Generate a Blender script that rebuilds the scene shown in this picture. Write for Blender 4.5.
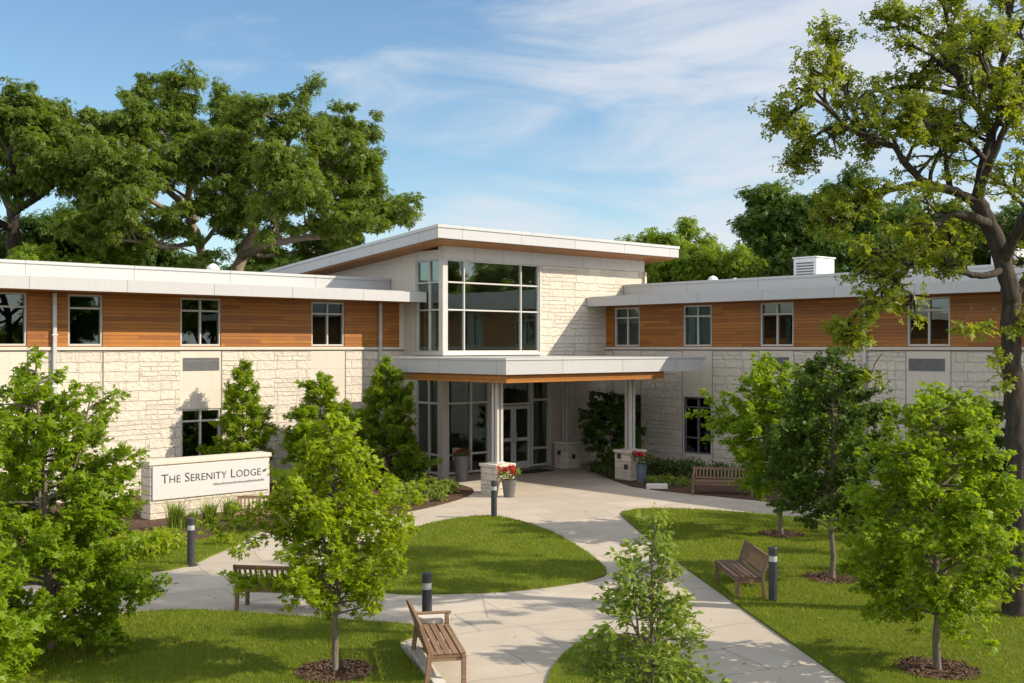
import bpy, bmesh, math, random
import numpy as np
from mathutils import Vector, Matrix
random.seed(7); RNG = np.random.default_rng(7)
for o in list(bpy.data.objects): bpy.data.objects.remove(o)
S = bpy.context.scene; COL = S.collection
R = math.radians
H = 4.3; F = 1123.0; HZ = 347.0            # eye height, focal length in pixels, horizon row

# ------------------------------------------------------------------ camera, sky, sun
cd = bpy.data.cameras.new('camera'); cam = bpy.data.objects.new('camera', cd); COL.objects.link(cam)
cam.location = (0, 0, H); cam.rotation_euler = (R(90), 0, 0)
cd.sensor_width = 36; cd.lens = 36*F/1024; cd.shift_y = 5.5/1024; cd.clip_end = 3000; cd.clip_start = 0.1
S.camera = cam
SUN_EL = R(33); SUN_DIR = Vector((0.985*math.cos(SUN_EL), -0.17*math.cos(SUN_EL), math.sin(SUN_EL))).normalized()
sl = bpy.data.lights.new('sun', 'SUN'); sun = bpy.data.objects.new('sun', sl); COL.objects.link(sun)
sl.energy = 3.9; sl.angle = R(0.55); sl.color = (1.0, 0.885, 0.72)
sun.rotation_euler = SUN_DIR.to_track_quat('Z', 'Y').to_euler()
W = bpy.data.worlds.new('World'); S.world = W; W.use_nodes = True
def build_world():
    nt = W.node_tree; N = nt.nodes; L = nt.links; N.clear()
    out = N.new('ShaderNodeOutputWorld'); bg = N.new('ShaderNodeBackground'); bg.inputs['Strength'].default_value = 0.15
    sky = N.new('ShaderNodeTexSky'); sky.sky_type = 'NISHITA'; sky.sun_disc = False
    sky.sun_elevation = SUN_EL; sky.sun_rotation = math.atan2(SUN_DIR.x, SUN_DIR.y)
    sky.air_density = 1.0; sky.dust_density = 0.25; sky.ozone_density = 2.0
    tc = N.new('ShaderNodeTexCoord')
    mp = N.new('ShaderNodeMapping'); mp.inputs['Rotation'].default_value = (0, R(14), 0); mp.inputs['Scale'].default_value = (2.6, 2.6, 11.0)
    mp.inputs['Location'].default_value = (0.6, 0.0, 0.35)
    L.new(tc.outputs['Generated'], mp.inputs['Vector'])
    n1 = N.new('ShaderNodeTexNoise'); n1.inputs['Scale'].default_value = 1.5; n1.inputs['Detail'].default_value = 9; n1.inputs['Roughness'].default_value = 0.58; n1.inputs['Distortion'].default_value = 0.5
    L.new(mp.outputs[0], n1.inputs['Vector'])
    sx = N.new('ShaderNodeSeparateXYZ'); L.new(tc.outputs['Generated'], sx.inputs[0])
    # more cloud towards the middle and right part of the sky, none at the left
    mr = N.new('ShaderNodeMapRange'); mr.inputs['From Min'].default_value = -0.33; mr.inputs['From Max'].default_value = 0.14
    mr.inputs['To Min'].default_value = -0.16; mr.inputs['To Max'].default_value = 0.16; L.new(sx.outputs['X'], mr.inputs['Value'])
    add = N.new('ShaderNodeMath'); add.operation = 'ADD'; L.new(n1.outputs['Fac'], add.inputs[0])
    # cloud cover added behind the viewer and overhead, out of view, as fill light
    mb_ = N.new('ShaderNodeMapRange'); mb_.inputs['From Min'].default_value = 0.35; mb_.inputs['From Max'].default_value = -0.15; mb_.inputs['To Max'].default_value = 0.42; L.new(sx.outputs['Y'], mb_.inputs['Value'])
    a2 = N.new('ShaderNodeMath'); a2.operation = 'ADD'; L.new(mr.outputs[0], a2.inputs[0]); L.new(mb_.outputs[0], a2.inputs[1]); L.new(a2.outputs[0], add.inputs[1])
    cr = N.new('ShaderNodeMapRange'); cr.interpolation_type = 'SMOOTHSTEP'; cr.inputs['From Min'].default_value = 0.44; cr.inputs['From Max'].default_value = 0.80
    cr.inputs['To Max'].default_value = 0.85
    L.new(add.outputs[0], cr.inputs['Value'])
    mx = N.new('ShaderNodeMix'); mx.data_type = 'RGBA'
    hs = N.new('ShaderNodeHueSaturation'); hs.inputs['Saturation'].default_value = 1.10; hs.inputs['Hue'].default_value = 0.494; hs.inputs['Value'].default_value = 0.60; L.new(sky.outputs[0], hs.inputs['Color'])
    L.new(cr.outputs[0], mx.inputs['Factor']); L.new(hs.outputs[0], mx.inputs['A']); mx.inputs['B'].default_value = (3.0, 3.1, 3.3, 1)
    # those unseen added clouds are brightened above the visible veil for more fill light
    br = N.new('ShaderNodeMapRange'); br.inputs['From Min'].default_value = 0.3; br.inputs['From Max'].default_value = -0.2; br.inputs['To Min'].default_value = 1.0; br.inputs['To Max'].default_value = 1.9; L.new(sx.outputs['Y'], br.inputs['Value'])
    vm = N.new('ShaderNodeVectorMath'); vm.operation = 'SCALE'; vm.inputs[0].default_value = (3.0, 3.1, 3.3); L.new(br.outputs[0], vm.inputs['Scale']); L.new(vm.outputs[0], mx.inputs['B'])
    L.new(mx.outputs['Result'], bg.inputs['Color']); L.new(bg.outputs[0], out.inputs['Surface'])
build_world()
vs = S.view_settings; vs.view_transform = 'Standard'; vs.look = 'None'; vs.exposure = 0.82; vs.gamma = 1
S.cycles.diffuse_bounces = 6; S.cycles.max_bounces = 14; S.cycles.transparent_max_bounces = 16

# ------------------------------------------------------------------ helpers
def g(px, py, z=0.0):                       # point of the ground (or of height z) seen at a pixel
    Y = F*(H-z)/(py-HZ); return Vector(((px-512)/F*Y, Y, z))
def tag(o, label=None, cat=None, group=None, kind=None):
    if label: o['label'] = label
    if cat: o['category'] = cat
    if group: o['group'] = group
    if kind: o['kind'] = kind
    return o
def empty(name, loc=(0,0,0), rz=0, label=None, cat=None, group=None):
    o = bpy.data.objects.new(name, None); COL.objects.link(o); o.location = loc; o.rotation_euler = (0,0,rz)
    o.empty_display_size = 0.3
    return tag(o, label, cat, group)
def copy_tree(o, parent=None):
    c = o.copy(); COL.objects.link(c)
    if parent: c.parent = parent
    for ch in list(o.children): copy_tree(ch, c)
    return c
class MB:                                   # collects faces, links ONE mesh object
    def __init__(s): s.v = []; s.f = []; s.m = []; s.uv = []
    def quad(s, pts, mi=0, uv=None):
        b = len(s.v); s.v += [tuple(p) for p in pts]; s.f.append(tuple(range(b, b+len(pts)))); s.m.append(mi)
        if uv is None:
            P = [Vector(p) for p in pts]; n = (P[1]-P[0]).cross(P[-1]-P[0])
            a = max(range(3), key=lambda i: abs(n[i]))
            uv = [((p.x, p.z) if a == 1 else (p.y, p.z) if a == 0 else (p.x, p.y)) for p in P]
        s.uv += uv
    def box(s, x0, x1, y0, y1, z0, z1, mi=0):
        p = lambda a,b,c: (a,b,c)
        s.quad([p(x0,y0,z0),p(x1,y0,z0),p(x1,y0,z1),p(x0,y0,z1)], mi); s.quad([p(x1,y1,z0),p(x0,y1,z0),p(x0,y1,z1),p(x1,y1,z1)], mi)
        s.quad([p(x0,y1,z0),p(x0,y0,z0),p(x0,y0,z1),p(x0,y1,z1)], mi); s.quad([p(x1,y0,z0),p(x1,y1,z0),p(x1,y1,z1),p(x1,y0,z1)], mi)
        s.quad([p(x0,y0,z1),p(x1,y0,z1),p(x1,y1,z1),p(x0,y1,z1)], mi); s.quad([p(x0,y1,z0),p(x1,y1,z0),p(x1,y0,z0),p(x0,y0,z0)], mi)
        return s
    def prism(s, poly, z0, z1, mi=0):       # ccw polygon
        n = len(poly)
        s.quad([(x,y,z1) for x,y in poly], mi); s.quad([(x,y,z0) for x,y in reversed(poly)], mi)
        for i in range(n):
            a, b = poly[i], poly[(i+1)%n]; s.quad([(a[0],a[1],z0),(b[0],b[1],z0),(b[0],b[1],z1),(a[0],a[1],z1)], mi)
        return s
    def lathe(s, prof, cx=0, cy=0, n=20, mi=0):
        for i in range(n):
            a0 = 2*math.pi*i/n; a1 = 2*math.pi*(i+1)/n
            for (r0,z0),(r1,z1) in zip(prof, prof[1:]):
                q = [(cx+r0*math.cos(a0),cy+r0*math.sin(a0),z0),(cx+r0*math.cos(a1),cy+r0*math.sin(a1),z0),(cx+r1*math.cos(a1),cy+r1*math.sin(a1),z1),(cx+r1*math.cos(a0),cy+r1*math.sin(a0),z1)]
                if r0 == 0: q = q[1:]
                elif r1 == 0: q = q[:3]
                s.quad(q, mi, [(p[0]+p[1], p[2]) for p in q])
        return s
    def bar(s, a, b, w, h, mi=0, up=(0,0,1)):
        a = Vector(a); b = Vector(b); d = (b-a).normalized(); u = Vector(up)
        x = d.cross(u)
        if x.length < 1e-4: x = d.cross(Vector((1,0,0)))
        x.normalize(); u = x.cross(d)
        c = []
        for p in (a, b): c.append([p+x*sx*w/2+u*su*h/2 for sx,su in ((-1,-1),(1,-1),(1,1),(-1,1))])
        l = (b-a).length
        for i in range(4):
            j = (i+1)%4; s.quad([c[0][i],c[0][j],c[1][j],c[1][i]], mi, [(0,i*w),(0,i*w+w),(l,i*w+w),(l,i*w)])
        s.quad(c[0][::-1], mi); s.quad(c[1], mi)
        return s
    def build(s, name, mats, parent=None, bevel=0, smooth=False):
        me = bpy.data.meshes.new(name); me.from_pydata(s.v, [], s.f)
        if not isinstance(mats, (list, tuple)): mats = [mats]
        for m in mats: me.materials.append(m)
        me.polygons.foreach_set('material_index', s.m)
        ul = me.uv_layers.new(name='UVMap'); ul.data.foreach_set('uv', [c for p in s.uv for c in p])
        if bevel or smooth:
            bm = bmesh.new(); bm.from_mesh(me); bmesh.ops.remove_doubles(bm, verts=bm.verts, dist=1e-4); bm.to_mesh(me); bm.free()
        if smooth: me.polygons.foreach_set('use_smooth', [True]*len(me.polygons))
        me.update()
        o = bpy.data.objects.new(name, me); COL.objects.link(o)
        if parent: o.parent = parent
        if bevel:
            md = o.modifiers.new('bevel', 'BEVEL'); md.width = bevel; md.segments = 2; md.limit_method = 'ANGLE'; md.angle_limit = R(40)
        return o

# ------------------------------------------------------------------ materials
class NT:
    def __init__(s, name):
        s.m = bpy.data.materials.new(name); s.m.use_nodes = True; s.nt = s.m.node_tree; s.b = s.nt.nodes['Principled BSDF']
        s.out = s.nt.nodes['Material Output']
    def n(s, t, **kw):
        nd = s.nt.nodes.new(t)
        for k, v in kw.items():
            if k.startswith('_'): setattr(nd, k[1:], v)
            else:
                nd.inputs[k.replace('__', ' ')].default_value = v
        return nd
    def l(s, a, b): s.nt.links.new(a, b)
    def coord(s, kind='Object', scale=(1,1,1), rot=(0,0,0)):
        tc = s.n('ShaderNodeTexCoord'); mp = s.n('ShaderNodeMapping'); mp.inputs['Scale'].default_value = scale; mp.inputs['Rotation'].default_value = rot
        s.l(tc.outputs[kind], mp.inputs['Vector']); return mp.outputs[0]
    def noise(s, vec, scale, detail=4, rough=0.55):
        nd = s.n('ShaderNodeTexNoise', Scale=scale, Detail=detail, Roughness=rough); s.l(vec, nd.inputs['Vector']); return nd
    def mix(s, fac, a, b, blend='MIX'):
        nd = s.n('ShaderNodeMix'); nd.data_type = 'RGBA'; nd.blend_type = blend
        for nm, v in (('Factor', fac), ('A', a), ('B', b)):
            if hasattr(v, 'node'): s.l(v, nd.inputs[nm])
            elif nm == 'Factor': nd.inputs[nm].default_value = v
            else: nd.inputs[nm].default_value = (*v, 1)
        return nd.outputs['Result']
    def rng(s, val, a, b, c=0.0, d=1.0):
        nd = s.n('ShaderNodeMapRange'); s.l(val, nd.inputs['Value'])
        for k, v in zip(('From Min','From Max','To Min','To Max'), (a,b,c,d)): nd.inputs[k].default_value = v
        return nd.outputs[0]
    def math(s, op, a, b=0.0):
        nd = s.n('ShaderNodeMath'); nd.operation = op
        for i, v in enumerate((a, b)):
            if hasattr(v, 'node'): s.l(v, nd.inputs[i])
            else: nd.inputs[i].default_value = v
        return nd.outputs[0]
    def bump(s, h, strength=0.3, dist=0.02):
        bp = s.n('ShaderNodeBump', Strength=strength, Distance=dist); s.l(h, bp.inputs['Height']); s.l(bp.outputs[0], s.b.inputs['Normal'])
    def col(s, c):
        if hasattr(c, 'node'): s.l(c, s.b.inputs['Base Color'])
        else: s.b.inputs['Base Color'].default_value = (*c, 1)
        return s
    def set(s, rough=0.6, metal=0.0, spec=0.5):
        s.b.inputs['Roughness'].default_value = rough; s.b.inputs['Metallic'].default_value = metal; s.b.inputs['Specular IOR Level'].default_value = spec; return s

def mat_plain(name, c, rough=0.6, metal=0, var=0.12, scale=6.0, bump=0.0, bscale=60):
    t = NT(name).set(rough, metal); v = t.coord()
    n1 = t.noise(v, scale, 6); d = [x*(1-var) for x in c]; e = [min(1, x*(1+var)) for x in c]
    t.col(t.mix(t.rng(n1.outputs['Fac'], 0.3, 0.7), d, e))
    if bump: t.bump(t.noise(v, bscale, 5).outputs['Fac'], bump, 0.01)
    return t.m

def mat_stone(name, c1, c2, mortar, u=1.0):
    t = NT(name).set(0.85, 0, 0.25); tc = t.n('ShaderNodeTexCoord')
    nz = t.noise(tc.outputs['UV'], 2.4, 3); nz.inputs['Scale'].default_value = 2.4
    w = t.n('ShaderNodeVectorMath'); w.operation = 'MULTIPLY_ADD'; t.l(nz.outputs['Color'], w.inputs[0]); w.inputs[1].default_value = (0.13,0.10,0); t.l(tc.outputs['UV'], w.inputs[2])
    def brick(bw, rh, off, sq, fr):
        b = t.n('ShaderNodeTexBrick', Scale=1.0); b.inputs['Mortar Size'].default_value = 0.012; b.inputs['Mortar Smooth'].default_value = 0.6
        b.inputs['Brick Width'].default_value = bw; b.inputs['Row Height'].default_value = rh; b.offset = off; b.squash = sq; b.squash_frequency = fr
        b.inputs['Color1'].default_value = (0,0,0,1); b.inputs['Color2'].default_value = (1,1,1,1); b.inputs['Mortar'].default_value = (0.5,0.5,0.5,1); t.l(w.outputs[0], b.inputs['Vector']); return b
    big = brick(1.25*u, 0.56*u, 0.37, 1.4, 3); a = brick(0.70*u, 0.28*u, 0.41, 1.6, 2); b2 = brick(0.52*u, 0.14*u, 0.37, 1.7, 3)
    sel = t.math('GREATER_THAN', big.outputs['Color'], 0.80)
    tone = t.mix(sel, a.outputs['Color'], b2.outputs['Color']); fac = t.mix(sel, a.outputs['Fac'], b2.outputs['Fac'])
    fac = t.math('MAXIMUM', fac, t.math('MULTIPLY', big.outputs['Fac'], 0.7))
    base = t.mix(tone, c1, c2)
    n2 = t.noise(tc.outputs['UV'], 9, 8, 0.65); base = t.mix(t.rng(n2.outputs['Fac'], 0.3, 0.75, 0, 0.45), base, [x*0.72 for x in c1])
    n4 = t.noise(tc.outputs['UV'], 0.35, 4); base = t.mix(t.rng(n4.outputs['Fac'], 0.45, 0.8, 0, 0.3), base, [x*0.85 for x in c2])
    t.col(t.mix(t.math('MULTIPLY', fac, 0.6), base, mortar))
    n3 = t.noise(tc.outputs['UV'], 7.5, 6, 0.6)
    h = t.math('ADD', t.math('MULTIPLY', n3.outputs['Fac'], 0.9), t.math('ADD', t.math('MULTIPLY', tone, 0.45), t.math('MULTIPLY', fac, -0.75)))
    t.bump(h, 0.9, 0.07)
    return t.m

def mat_smooth_stone(name, c):
    t = NT(name).set(0.8, 0, 0.3); tc = t.n('ShaderNodeTexCoord')
    b = t.n('ShaderNodeTexBrick', Scale=1.0); b.inputs['Mortar Size'].default_value = 0.006; b.inputs['Brick Width'].default_value = 0.9; b.inputs['Row Height'].default_value = 0.6; b.offset = 0.5
    b.inputs['Color1'].default_value = (*c,1); b.inputs['Color2'].default_value = (*[x*0.93 for x in c],1); b.inputs['Mortar'].default_value = (*[x*0.7 for x in c],1)
    t.l(tc.outputs['UV'], b.inputs['Vector'])
    n = t.noise(tc.outputs['UV'], 3, 8, 0.7)
    t.col(t.mix(t.rng(n.outputs['Fac'], 0.35, 0.8, 0, 0.25), b.outputs['Color'], [x*0.78 for x in c])); t.bump(t.noise(tc.outputs['UV'], 90, 4).outputs['Fac'], 0.12, 0.01)
    return t.m

def mat_boards(name, c1, c2, h=0.105, axis='y', rough=0.5):
    t = NT(name).set(rough, 0, 0.4); tc = t.n('ShaderNodeTexCoord'); sx = t.n('ShaderNodeSeparateXYZ'); t.l(tc.outputs['UV'], sx.inputs[0])
    a, b_ = ('Y','X') if axis == 'y' else ('X','Y')
    row = t.math('DIVIDE', sx.outputs[a], h); fl = t.math('FLOOR', row); fr = t.math('FRACT', row)
    cx = t.n('ShaderNodeCombineXYZ'); t.l(fl, cx.inputs[0])
    off = t.math('MULTIPLY', fl, 1.37); seg = t.math('FLOOR', t.math('DIVIDE', t.math('ADD', sx.outputs[b_], off), 2.6)); t.l(seg, cx.inputs[1])
    wn = t.n('ShaderNodeTexWhiteNoise'); t.l(cx.outputs[0], wn.inputs['Vector'])
    mp = t.n('ShaderNodeMapping'); mp.inputs['Scale'].default_value = (1.2, 38, 1) if axis == 'y' else (38, 1.2, 1); t.l(tc.outputs['UV'], mp.inputs['Vector'])
    gr = t.noise(mp.outputs[0], 1.6, 7, 0.6)
    base = t.mix(t.rng(wn.outputs['Value'], 0, 1, 0.0, 1.0), c1, c2)
    base = t.mix(t.rng(gr.outputs['Fac'], 0.35, 0.75, 0, 0.55), base, [x*0.5 for x in c1])
    wm = t.n('ShaderNodeMapping'); wm.inputs['Scale'].default_value = (1.6, 0.35, 1); t.l(tc.outputs['UV'], wm.inputs['Vector']); wz = t.noise(wm.outputs[0], 1.3, 6, 0.65)
    base = t.mix(t.rng(wz.outputs['Fac'], 0.45, 0.75, 0, 0.35), base, [0.55*x+0.10*sum(c2)/3 for x in c1])
    gap = t.math('LESS_THAN', fr, 0.09)
    t.col(t.mix(t.math('MULTIPLY', gap, 0.8), base, [x*0.22 for x in c1]))
    t.bump(t.math('ADD', t.math('MULTIPLY', gap, -1.0), t.math('MULTIPLY', gr.outputs['Fac'], 0.15)), 0.6, 0.012)
    return t.m

def mat_panel(name, c, joint=2.6, rough=0.42, metal=0.0, vmid=None):
    t = NT(name).set(rough, metal, 0.5); tc = t.n('ShaderNodeTexCoord'); sx = t.n('ShaderNodeSeparateXYZ'); t.l(tc.outputs['UV'], sx.inputs[0])
    row = t.math('DIVIDE', sx.outputs['X'], joint); fr = t.math('FRACT', row); fl = t.math('FLOOR', row)
    gap = t.math('LESS_THAN', fr, 0.018/joint)
    wn = t.n('ShaderNodeTexWhiteNoise'); wn.noise_dimensions = '1D'; t.l(fl, wn.inputs['W'])
    base = t.mix(wn.outputs['Value'], [x*0.94 for x in c], c)
    mp = t.n('ShaderNodeMapping'); mp.inputs['Scale'].default_value = (5, 0.5, 1); t.l(tc.outputs['UV'], mp.inputs['Vector'])
    n = t.noise(mp.outputs[0], 2.0, 7, 0.65); base = t.mix(t.rng(n.outputs['Fac'], 0.42, 0.8, 0, 0.4), base, [x*0.75 for x in c])
    t.col(t.mix(t.math('MULTIPLY', gap, 0.7), base, [x*0.25 for x in c])); t.bump(t.math('MULTIPLY', gap, -1.0), 0.5, 0.01)
    return t.m

def mat_glass(name, tint, refl=1.0, rough=0.01):
    t = NT(name); N = t.nt.nodes
    tr = t.n('ShaderNodeBsdfTransparent'); tr.inputs['Color'].default_value = (*tint, 1)
    gl = t.n('ShaderNodeBsdfGlossy', Roughness=rough); gl.inputs['Color'].default_value = (0.82,0.97,0.91,1)
    v = t.coord('Object'); n = t.noise(v, 0.9, 2); bp = t.n('ShaderNodeBump', Strength=0.03, Distance=0.05); t.l(n.outputs['Fac'], bp.inputs['Height']); t.l(bp.outputs[0], gl.inputs['Normal'])
    fr = t.n('ShaderNodeFresnel', IOR=1.75); f = t.math('ADD', t.math('MULTIPLY', fr.outputs[0], 0.8), refl)
    f = t.math('MINIMUM', f, 1.0)
    mx = t.n('ShaderNodeMixShader'); t.l(f, mx.inputs[0]); t.l(tr.outputs[0], mx.inputs[1]); t.l(gl.outputs[0], mx.inputs[2]); t.l(mx.outputs[0], t.out.inputs['Surface'])
    return t.m

def mat_leaf(name, c1, c2, trans=0.4, tcol=None, rough=0.5):
    t = NT(name).set(rough, 0, 0.35); ge = t.n('ShaderNodeNewGeometry')
    v = t.coord('Object'); big = t.noise(v, 0.9, 2)
    f = t.math('ADD', t.math('MULTIPLY', ge.outputs['Random Per Island'], 0.7), t.math('MULTIPLY', t.rng(big.outputs['Fac'], 0.3, 0.7), 0.3))
    base = t.mix(f, c1, c2); t.col(base)
    tl = t.n('ShaderNodeBsdfTranslucent'); tcx = t.mix(0.55, base, tcol or (0.30, 0.36, 0.02)); t.l(tcx, tl.inputs['Color'])
    mx = t.n('ShaderNodeMixShader'); mx.inputs[0].default_value = trans; t.l(t.b.outputs[0], mx.inputs[1]); t.l(tl.outputs[0], mx.inputs[2]); t.l(mx.outputs[0], t.out.inputs['Surface'])
    return t.m

def mat_bark(name, c1, c2):
    t = NT(name).set(0.9, 0, 0.2); v = t.coord('Object', (1,1,0.22)); n = t.noise(v, 14, 8, 0.7); n2 = t.noise(t.coord('Object'), 1.2, 4)
    b = t.mix(t.rng(n.outputs['Fac'], 0.35, 0.68), c1, c2); t.col(t.mix(t.rng(n2.outputs['Fac'], 0.4, 0.7, 0, 0.4), b, [x*0.7 for x in c2])); t.bump(n.outputs['Fac'], 0.9, 0.04); return t.m

def mat_paving():
    t = NT('paving_stone').set(0.75, 0, 0.35); v = t.coord('Object', (1,1,1), (0,0,R(-24)))
    nz = t.noise(v, 0.25, 3); w = t.n('ShaderNodeVectorMath'); w.operation = 'MULTIPLY_ADD'; t.l(nz.outputs['Color'], w.inputs[0]); w.inputs[1].default_value = (0.7,0.7,0); t.l(v, w.inputs[2])
    b = t.n('ShaderNodeTexBrick', Scale=1.0); b.inputs['Mortar Size'].default_value = 0.012; b.inputs['Mortar Smooth'].default_value = 0.2; b.inputs['Brick Width'].default_value = 1.9; b.inputs['Row Height'].default_value = 1.15; b.offset = 0.37; b.squash = 1.35; b.squash_frequency = 3
    b.inputs['Color1'].default_value = (0.475,0.415,0.335,1); b.inputs['Color2'].default_value = (0.375,0.325,0.26,1); b.inputs['Mortar'].default_value = (0.19,0.165,0.14,1)
    t.l(w.outputs[0], b.inputs['Vector'])
    n = t.noise(v, 1.1, 9, 0.7); c = t.mix(t.rng(n.outputs['Fac'], 0.35, 0.72, 0, 0.75), b.outputs['Color'], (0.34,0.285,0.22))
    n2 = t.noise(v, 45, 5, 0.7); c = t.mix(t.rng(n2.outputs['Fac'], 0.4, 0.8, 0, 0.25), c, (0.30,0.27,0.24))
    vo = t.n('ShaderNodeTexVoronoi', Scale=0.28); vo.feature = 'DISTANCE_TO_EDGE'; nz2 = t.noise(v, 1.6, 5); w2 = t.n('ShaderNodeVectorMath'); w2.operation = 'MULTIPLY_ADD'; t.l(nz2.outputs['Color'], w2.inputs[0]); w2.inputs[1].default_value = (0.06,0.06,0); t.l(v, w2.inputs[2]); t.l(w2.outputs[0], vo.inputs['Vector'])
    crack = t.math('LESS_THAN', vo.outputs['Distance'], 0.0016); c = t.mix(t.math('MULTIPLY', crack, 0.55), c, (0.14,0.13,0.12))
    t.col(c); t.bump(t.math('ADD', t.math('MULTIPLY', b.outputs['Fac'], -1), t.math('MULTIPLY', n2.outputs['Fac'], 0.4)), 0.25, 0.01)
    return t.m
def mat_lawn():
    t = NT('lawn_turf').set(0.85, 0, 0.2); v = t.coord('Object'); n = t.noise(v, 1.1, 5); n2 = t.noise(v, 55, 6, 0.7)
    c = t.mix(t.rng(n.outputs['Fac'], 0.35, 0.7), (0.10,0.135,0.008), (0.155,0.18,0.013)); c = t.mix(t.rng(n2.outputs['Fac'], 0.35, 0.7, 0, 0.6), c, (0.045,0.06,0.01))
    t.col(c); t.bump(n2.outputs['Fac'], 0.8, 0.03); return t.m
def mat_mulch():
    t = NT('bark_mulch').set(0.95, 0, 0.15); v = t.coord('Object'); vo = t.n('ShaderNodeTexVoronoi', Scale=26); t.l(v, vo.inputs['Vector']); n = t.noise(v, 3, 6)
    sx = t.n('ShaderNodeSeparateColor'); t.l(vo.outputs['Color'], sx.inputs[0])
    c = t.mix(sx.outputs[0], (0.055,0.032,0.021), (0.15,0.092,0.060)); t.col(t.mix(t.rng(n.outputs['Fac'], 0.4, 0.7, 0, 0.5), c, (0.07,0.04,0.026))); t.bump(vo.outputs['Distance'], 0.9, 0.05); return t.m

M = {}
M['stone'] = mat_stone('split_limestone', (0.54,0.485,0.405), (0.63,0.575,0.485), (0.45,0.395,0.32))
M['stone_small'] = mat_stone('split_limestone_small', (0.52,0.455,0.365), (0.62,0.555,0.455), (0.37,0.315,0.245), 0.8)
M['smooth'] = mat_smooth_stone('smooth_limestone', (0.55,0.50,0.42))
M['wood'] = mat_boards('cedar_siding', (0.245,0.082,0.011), (0.42,0.160,0.020))
M['soffit'] = mat_boards('cedar_soffit', (0.31,0.118,0.020), (0.40,0.158,0.030), 0.12, 'y', 0.45)
M['panel'] = mat_panel('fascia_panel', (0.41,0.41,0.41))
M['metal'] = mat_panel('standing_metal', (0.44,0.44,0.435), 3.1, 0.4)
M['band'] = mat_panel('cladding_band', (0.47,0.45,0.42), 1.32, 0.5)
M['frame'] = mat_plain('window_frame_paint', (0.46,0.45,0.43), 0.45, 0, 0.05)
M['frame_lt'] = mat_plain('pale_frame_paint', (0.43,0.415,0.385), 0.45, 0, 0.05)
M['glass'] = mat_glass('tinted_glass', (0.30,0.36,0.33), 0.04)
M['glass_clear'] = mat_glass('lobby_glass', (0.72,0.80,0.74), 0.12)
M['glass_low'] = mat_glass('entrance_glass', (0.48,0.55,0.50), 0.07)
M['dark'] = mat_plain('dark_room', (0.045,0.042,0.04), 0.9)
M['room'] = mat_plain('room_plaster', (0.60,0.52,0.42), 0.9)
M['room_floor'] = mat_plain('room_floor', (0.22,0.17,0.12), 0.5)
M['joint'] = mat_plain('control_joint', (0.16,0.14,0.12), 0.9)
M['grille'] = mat_plain('louvre_metal', (0.12,0.12,0.125), 0.5, 0.2)
M['pipe'] = mat_plain('downspout_metal', (0.46,0.46,0.46), 0.4, 0.4)
M['roofing'] = mat_plain('flat_roofing', (0.45,0.45,0.44), 0.9)
M['white'] = mat_plain('white_unit_paint', (0.62,0.62,0.62), 0.5, 0, 0.05)
M['signwhite'] = mat_plain('sign_panel_paint', (0.47,0.46,0.445), 0.55, 0, 0.02)
M['letter'] = mat_plain('letter_metal', (0.035,0.035,0.04), 0.5)
M['teak'] = mat_boards('weathered_teak', (0.15,0.088,0.052), (0.22,0.135,0.085), 0.07, 'y', 0.7)
M['teak_lt'] = mat_boards('golden_teak', (0.21,0.125,0.07), (0.28,0.175,0.10), 0.07, 'y', 0.65)
M['bollard'] = mat_plain('bollard_paint', (0.035,0.037,0.042), 0.45, 0.2)
M['lens'] = mat_plain('frosted_lens', (0.36,0.37,0.38), 0.3)
M['pot'] = mat_plain('planter_resin', (0.115,0.108,0.105), 0.55, 0, 0.15, 5, 0.2)
M['pot_blue'] = mat_plain('planter_slate', (0.085,0.105,0.14), 0.5, 0, 0.15, 5, 0.2)
M['soil'] = mat_plain('potting_soil', (0.04,0.027,0.018), 0.95, 0, 0.3, 30, 0.5)
M['mat'] = mat_plain('rubber_mat', (0.02,0.02,0.022), 0.9, 0, 0.2, 40, 0.4)
M['concrete'] = mat_plain('pale_concrete', (0.52,0.48,0.42), 0.85, 0, 0.15, 4, 0.25)
M['paving'] = mat_paving(); M['lawn'] = mat_lawn(); M['mulch'] = mat_mulch()
M['bark'] = mat_bark('oak_bark', (0.022,0.018,0.015), (0.085,0.068,0.054))
M['bark_pale'] = mat_bark('pale_oak_bark', (0.12,0.09,0.065), (0.34,0.27,0.20))
M['bark_young'] = mat_bark('young_bark', (0.10,0.078,0.058), (0.22,0.18,0.14))
M['leaf_oak'] = mat_leaf('oak_leaf', (0.062,0.108,0.010), (0.15,0.21,0.024), 0.45, (0.28,0.37,0.015))
M['leaf_dark'] = mat_leaf('dark_leaf', (0.040,0.085,0.010), (0.09,0.155,0.02), 0.4, (0.18,0.27,0.015))
M['leaf_maple'] = mat_leaf('maple_leaf', (0.11,0.205,0.006), (0.245,0.35,0.012), 0.52, (0.42,0.53,0.010))
M['leaf_lime'] = mat_leaf('lime_leaf', (0.155,0.245,0.006), (0.31,0.39,0.012), 0.54, (0.48,0.56,0.010))
M['leaf_mid'] = mat_leaf('mid_leaf', (0.095,0.17,0.010), (0.20,0.285,0.018), 0.5, (0.34,0.44,0.012))
M['leaf_canopy'] = mat_leaf('canopy_leaf', (0.10,0.14,0.008), (0.23,0.27,0.020), 0.52, (0.34,0.39,0.012))
M['leaf_shrub'] = mat_leaf('shrub_leaf', (0.115,0.185,0.022), (0.24,0.32,0.04), 0.45, (0.34,0.42,0.03))
M['blade'] = mat_leaf('grass_blade', (0.105,0.18,0.005), (0.245,0.30,0.011), 0.46, (0.28,0.30,0.01), 0.55)
M['petal_red'] = mat_leaf('red_petal', (0.42,0.008,0.018), (0.62,0.02,0.06), 0.25, (0.7,0.03,0.05))
M['curtain'] = mat_plain('curtain_cloth', (0.55,0.58,0.55), 0.9)
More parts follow.
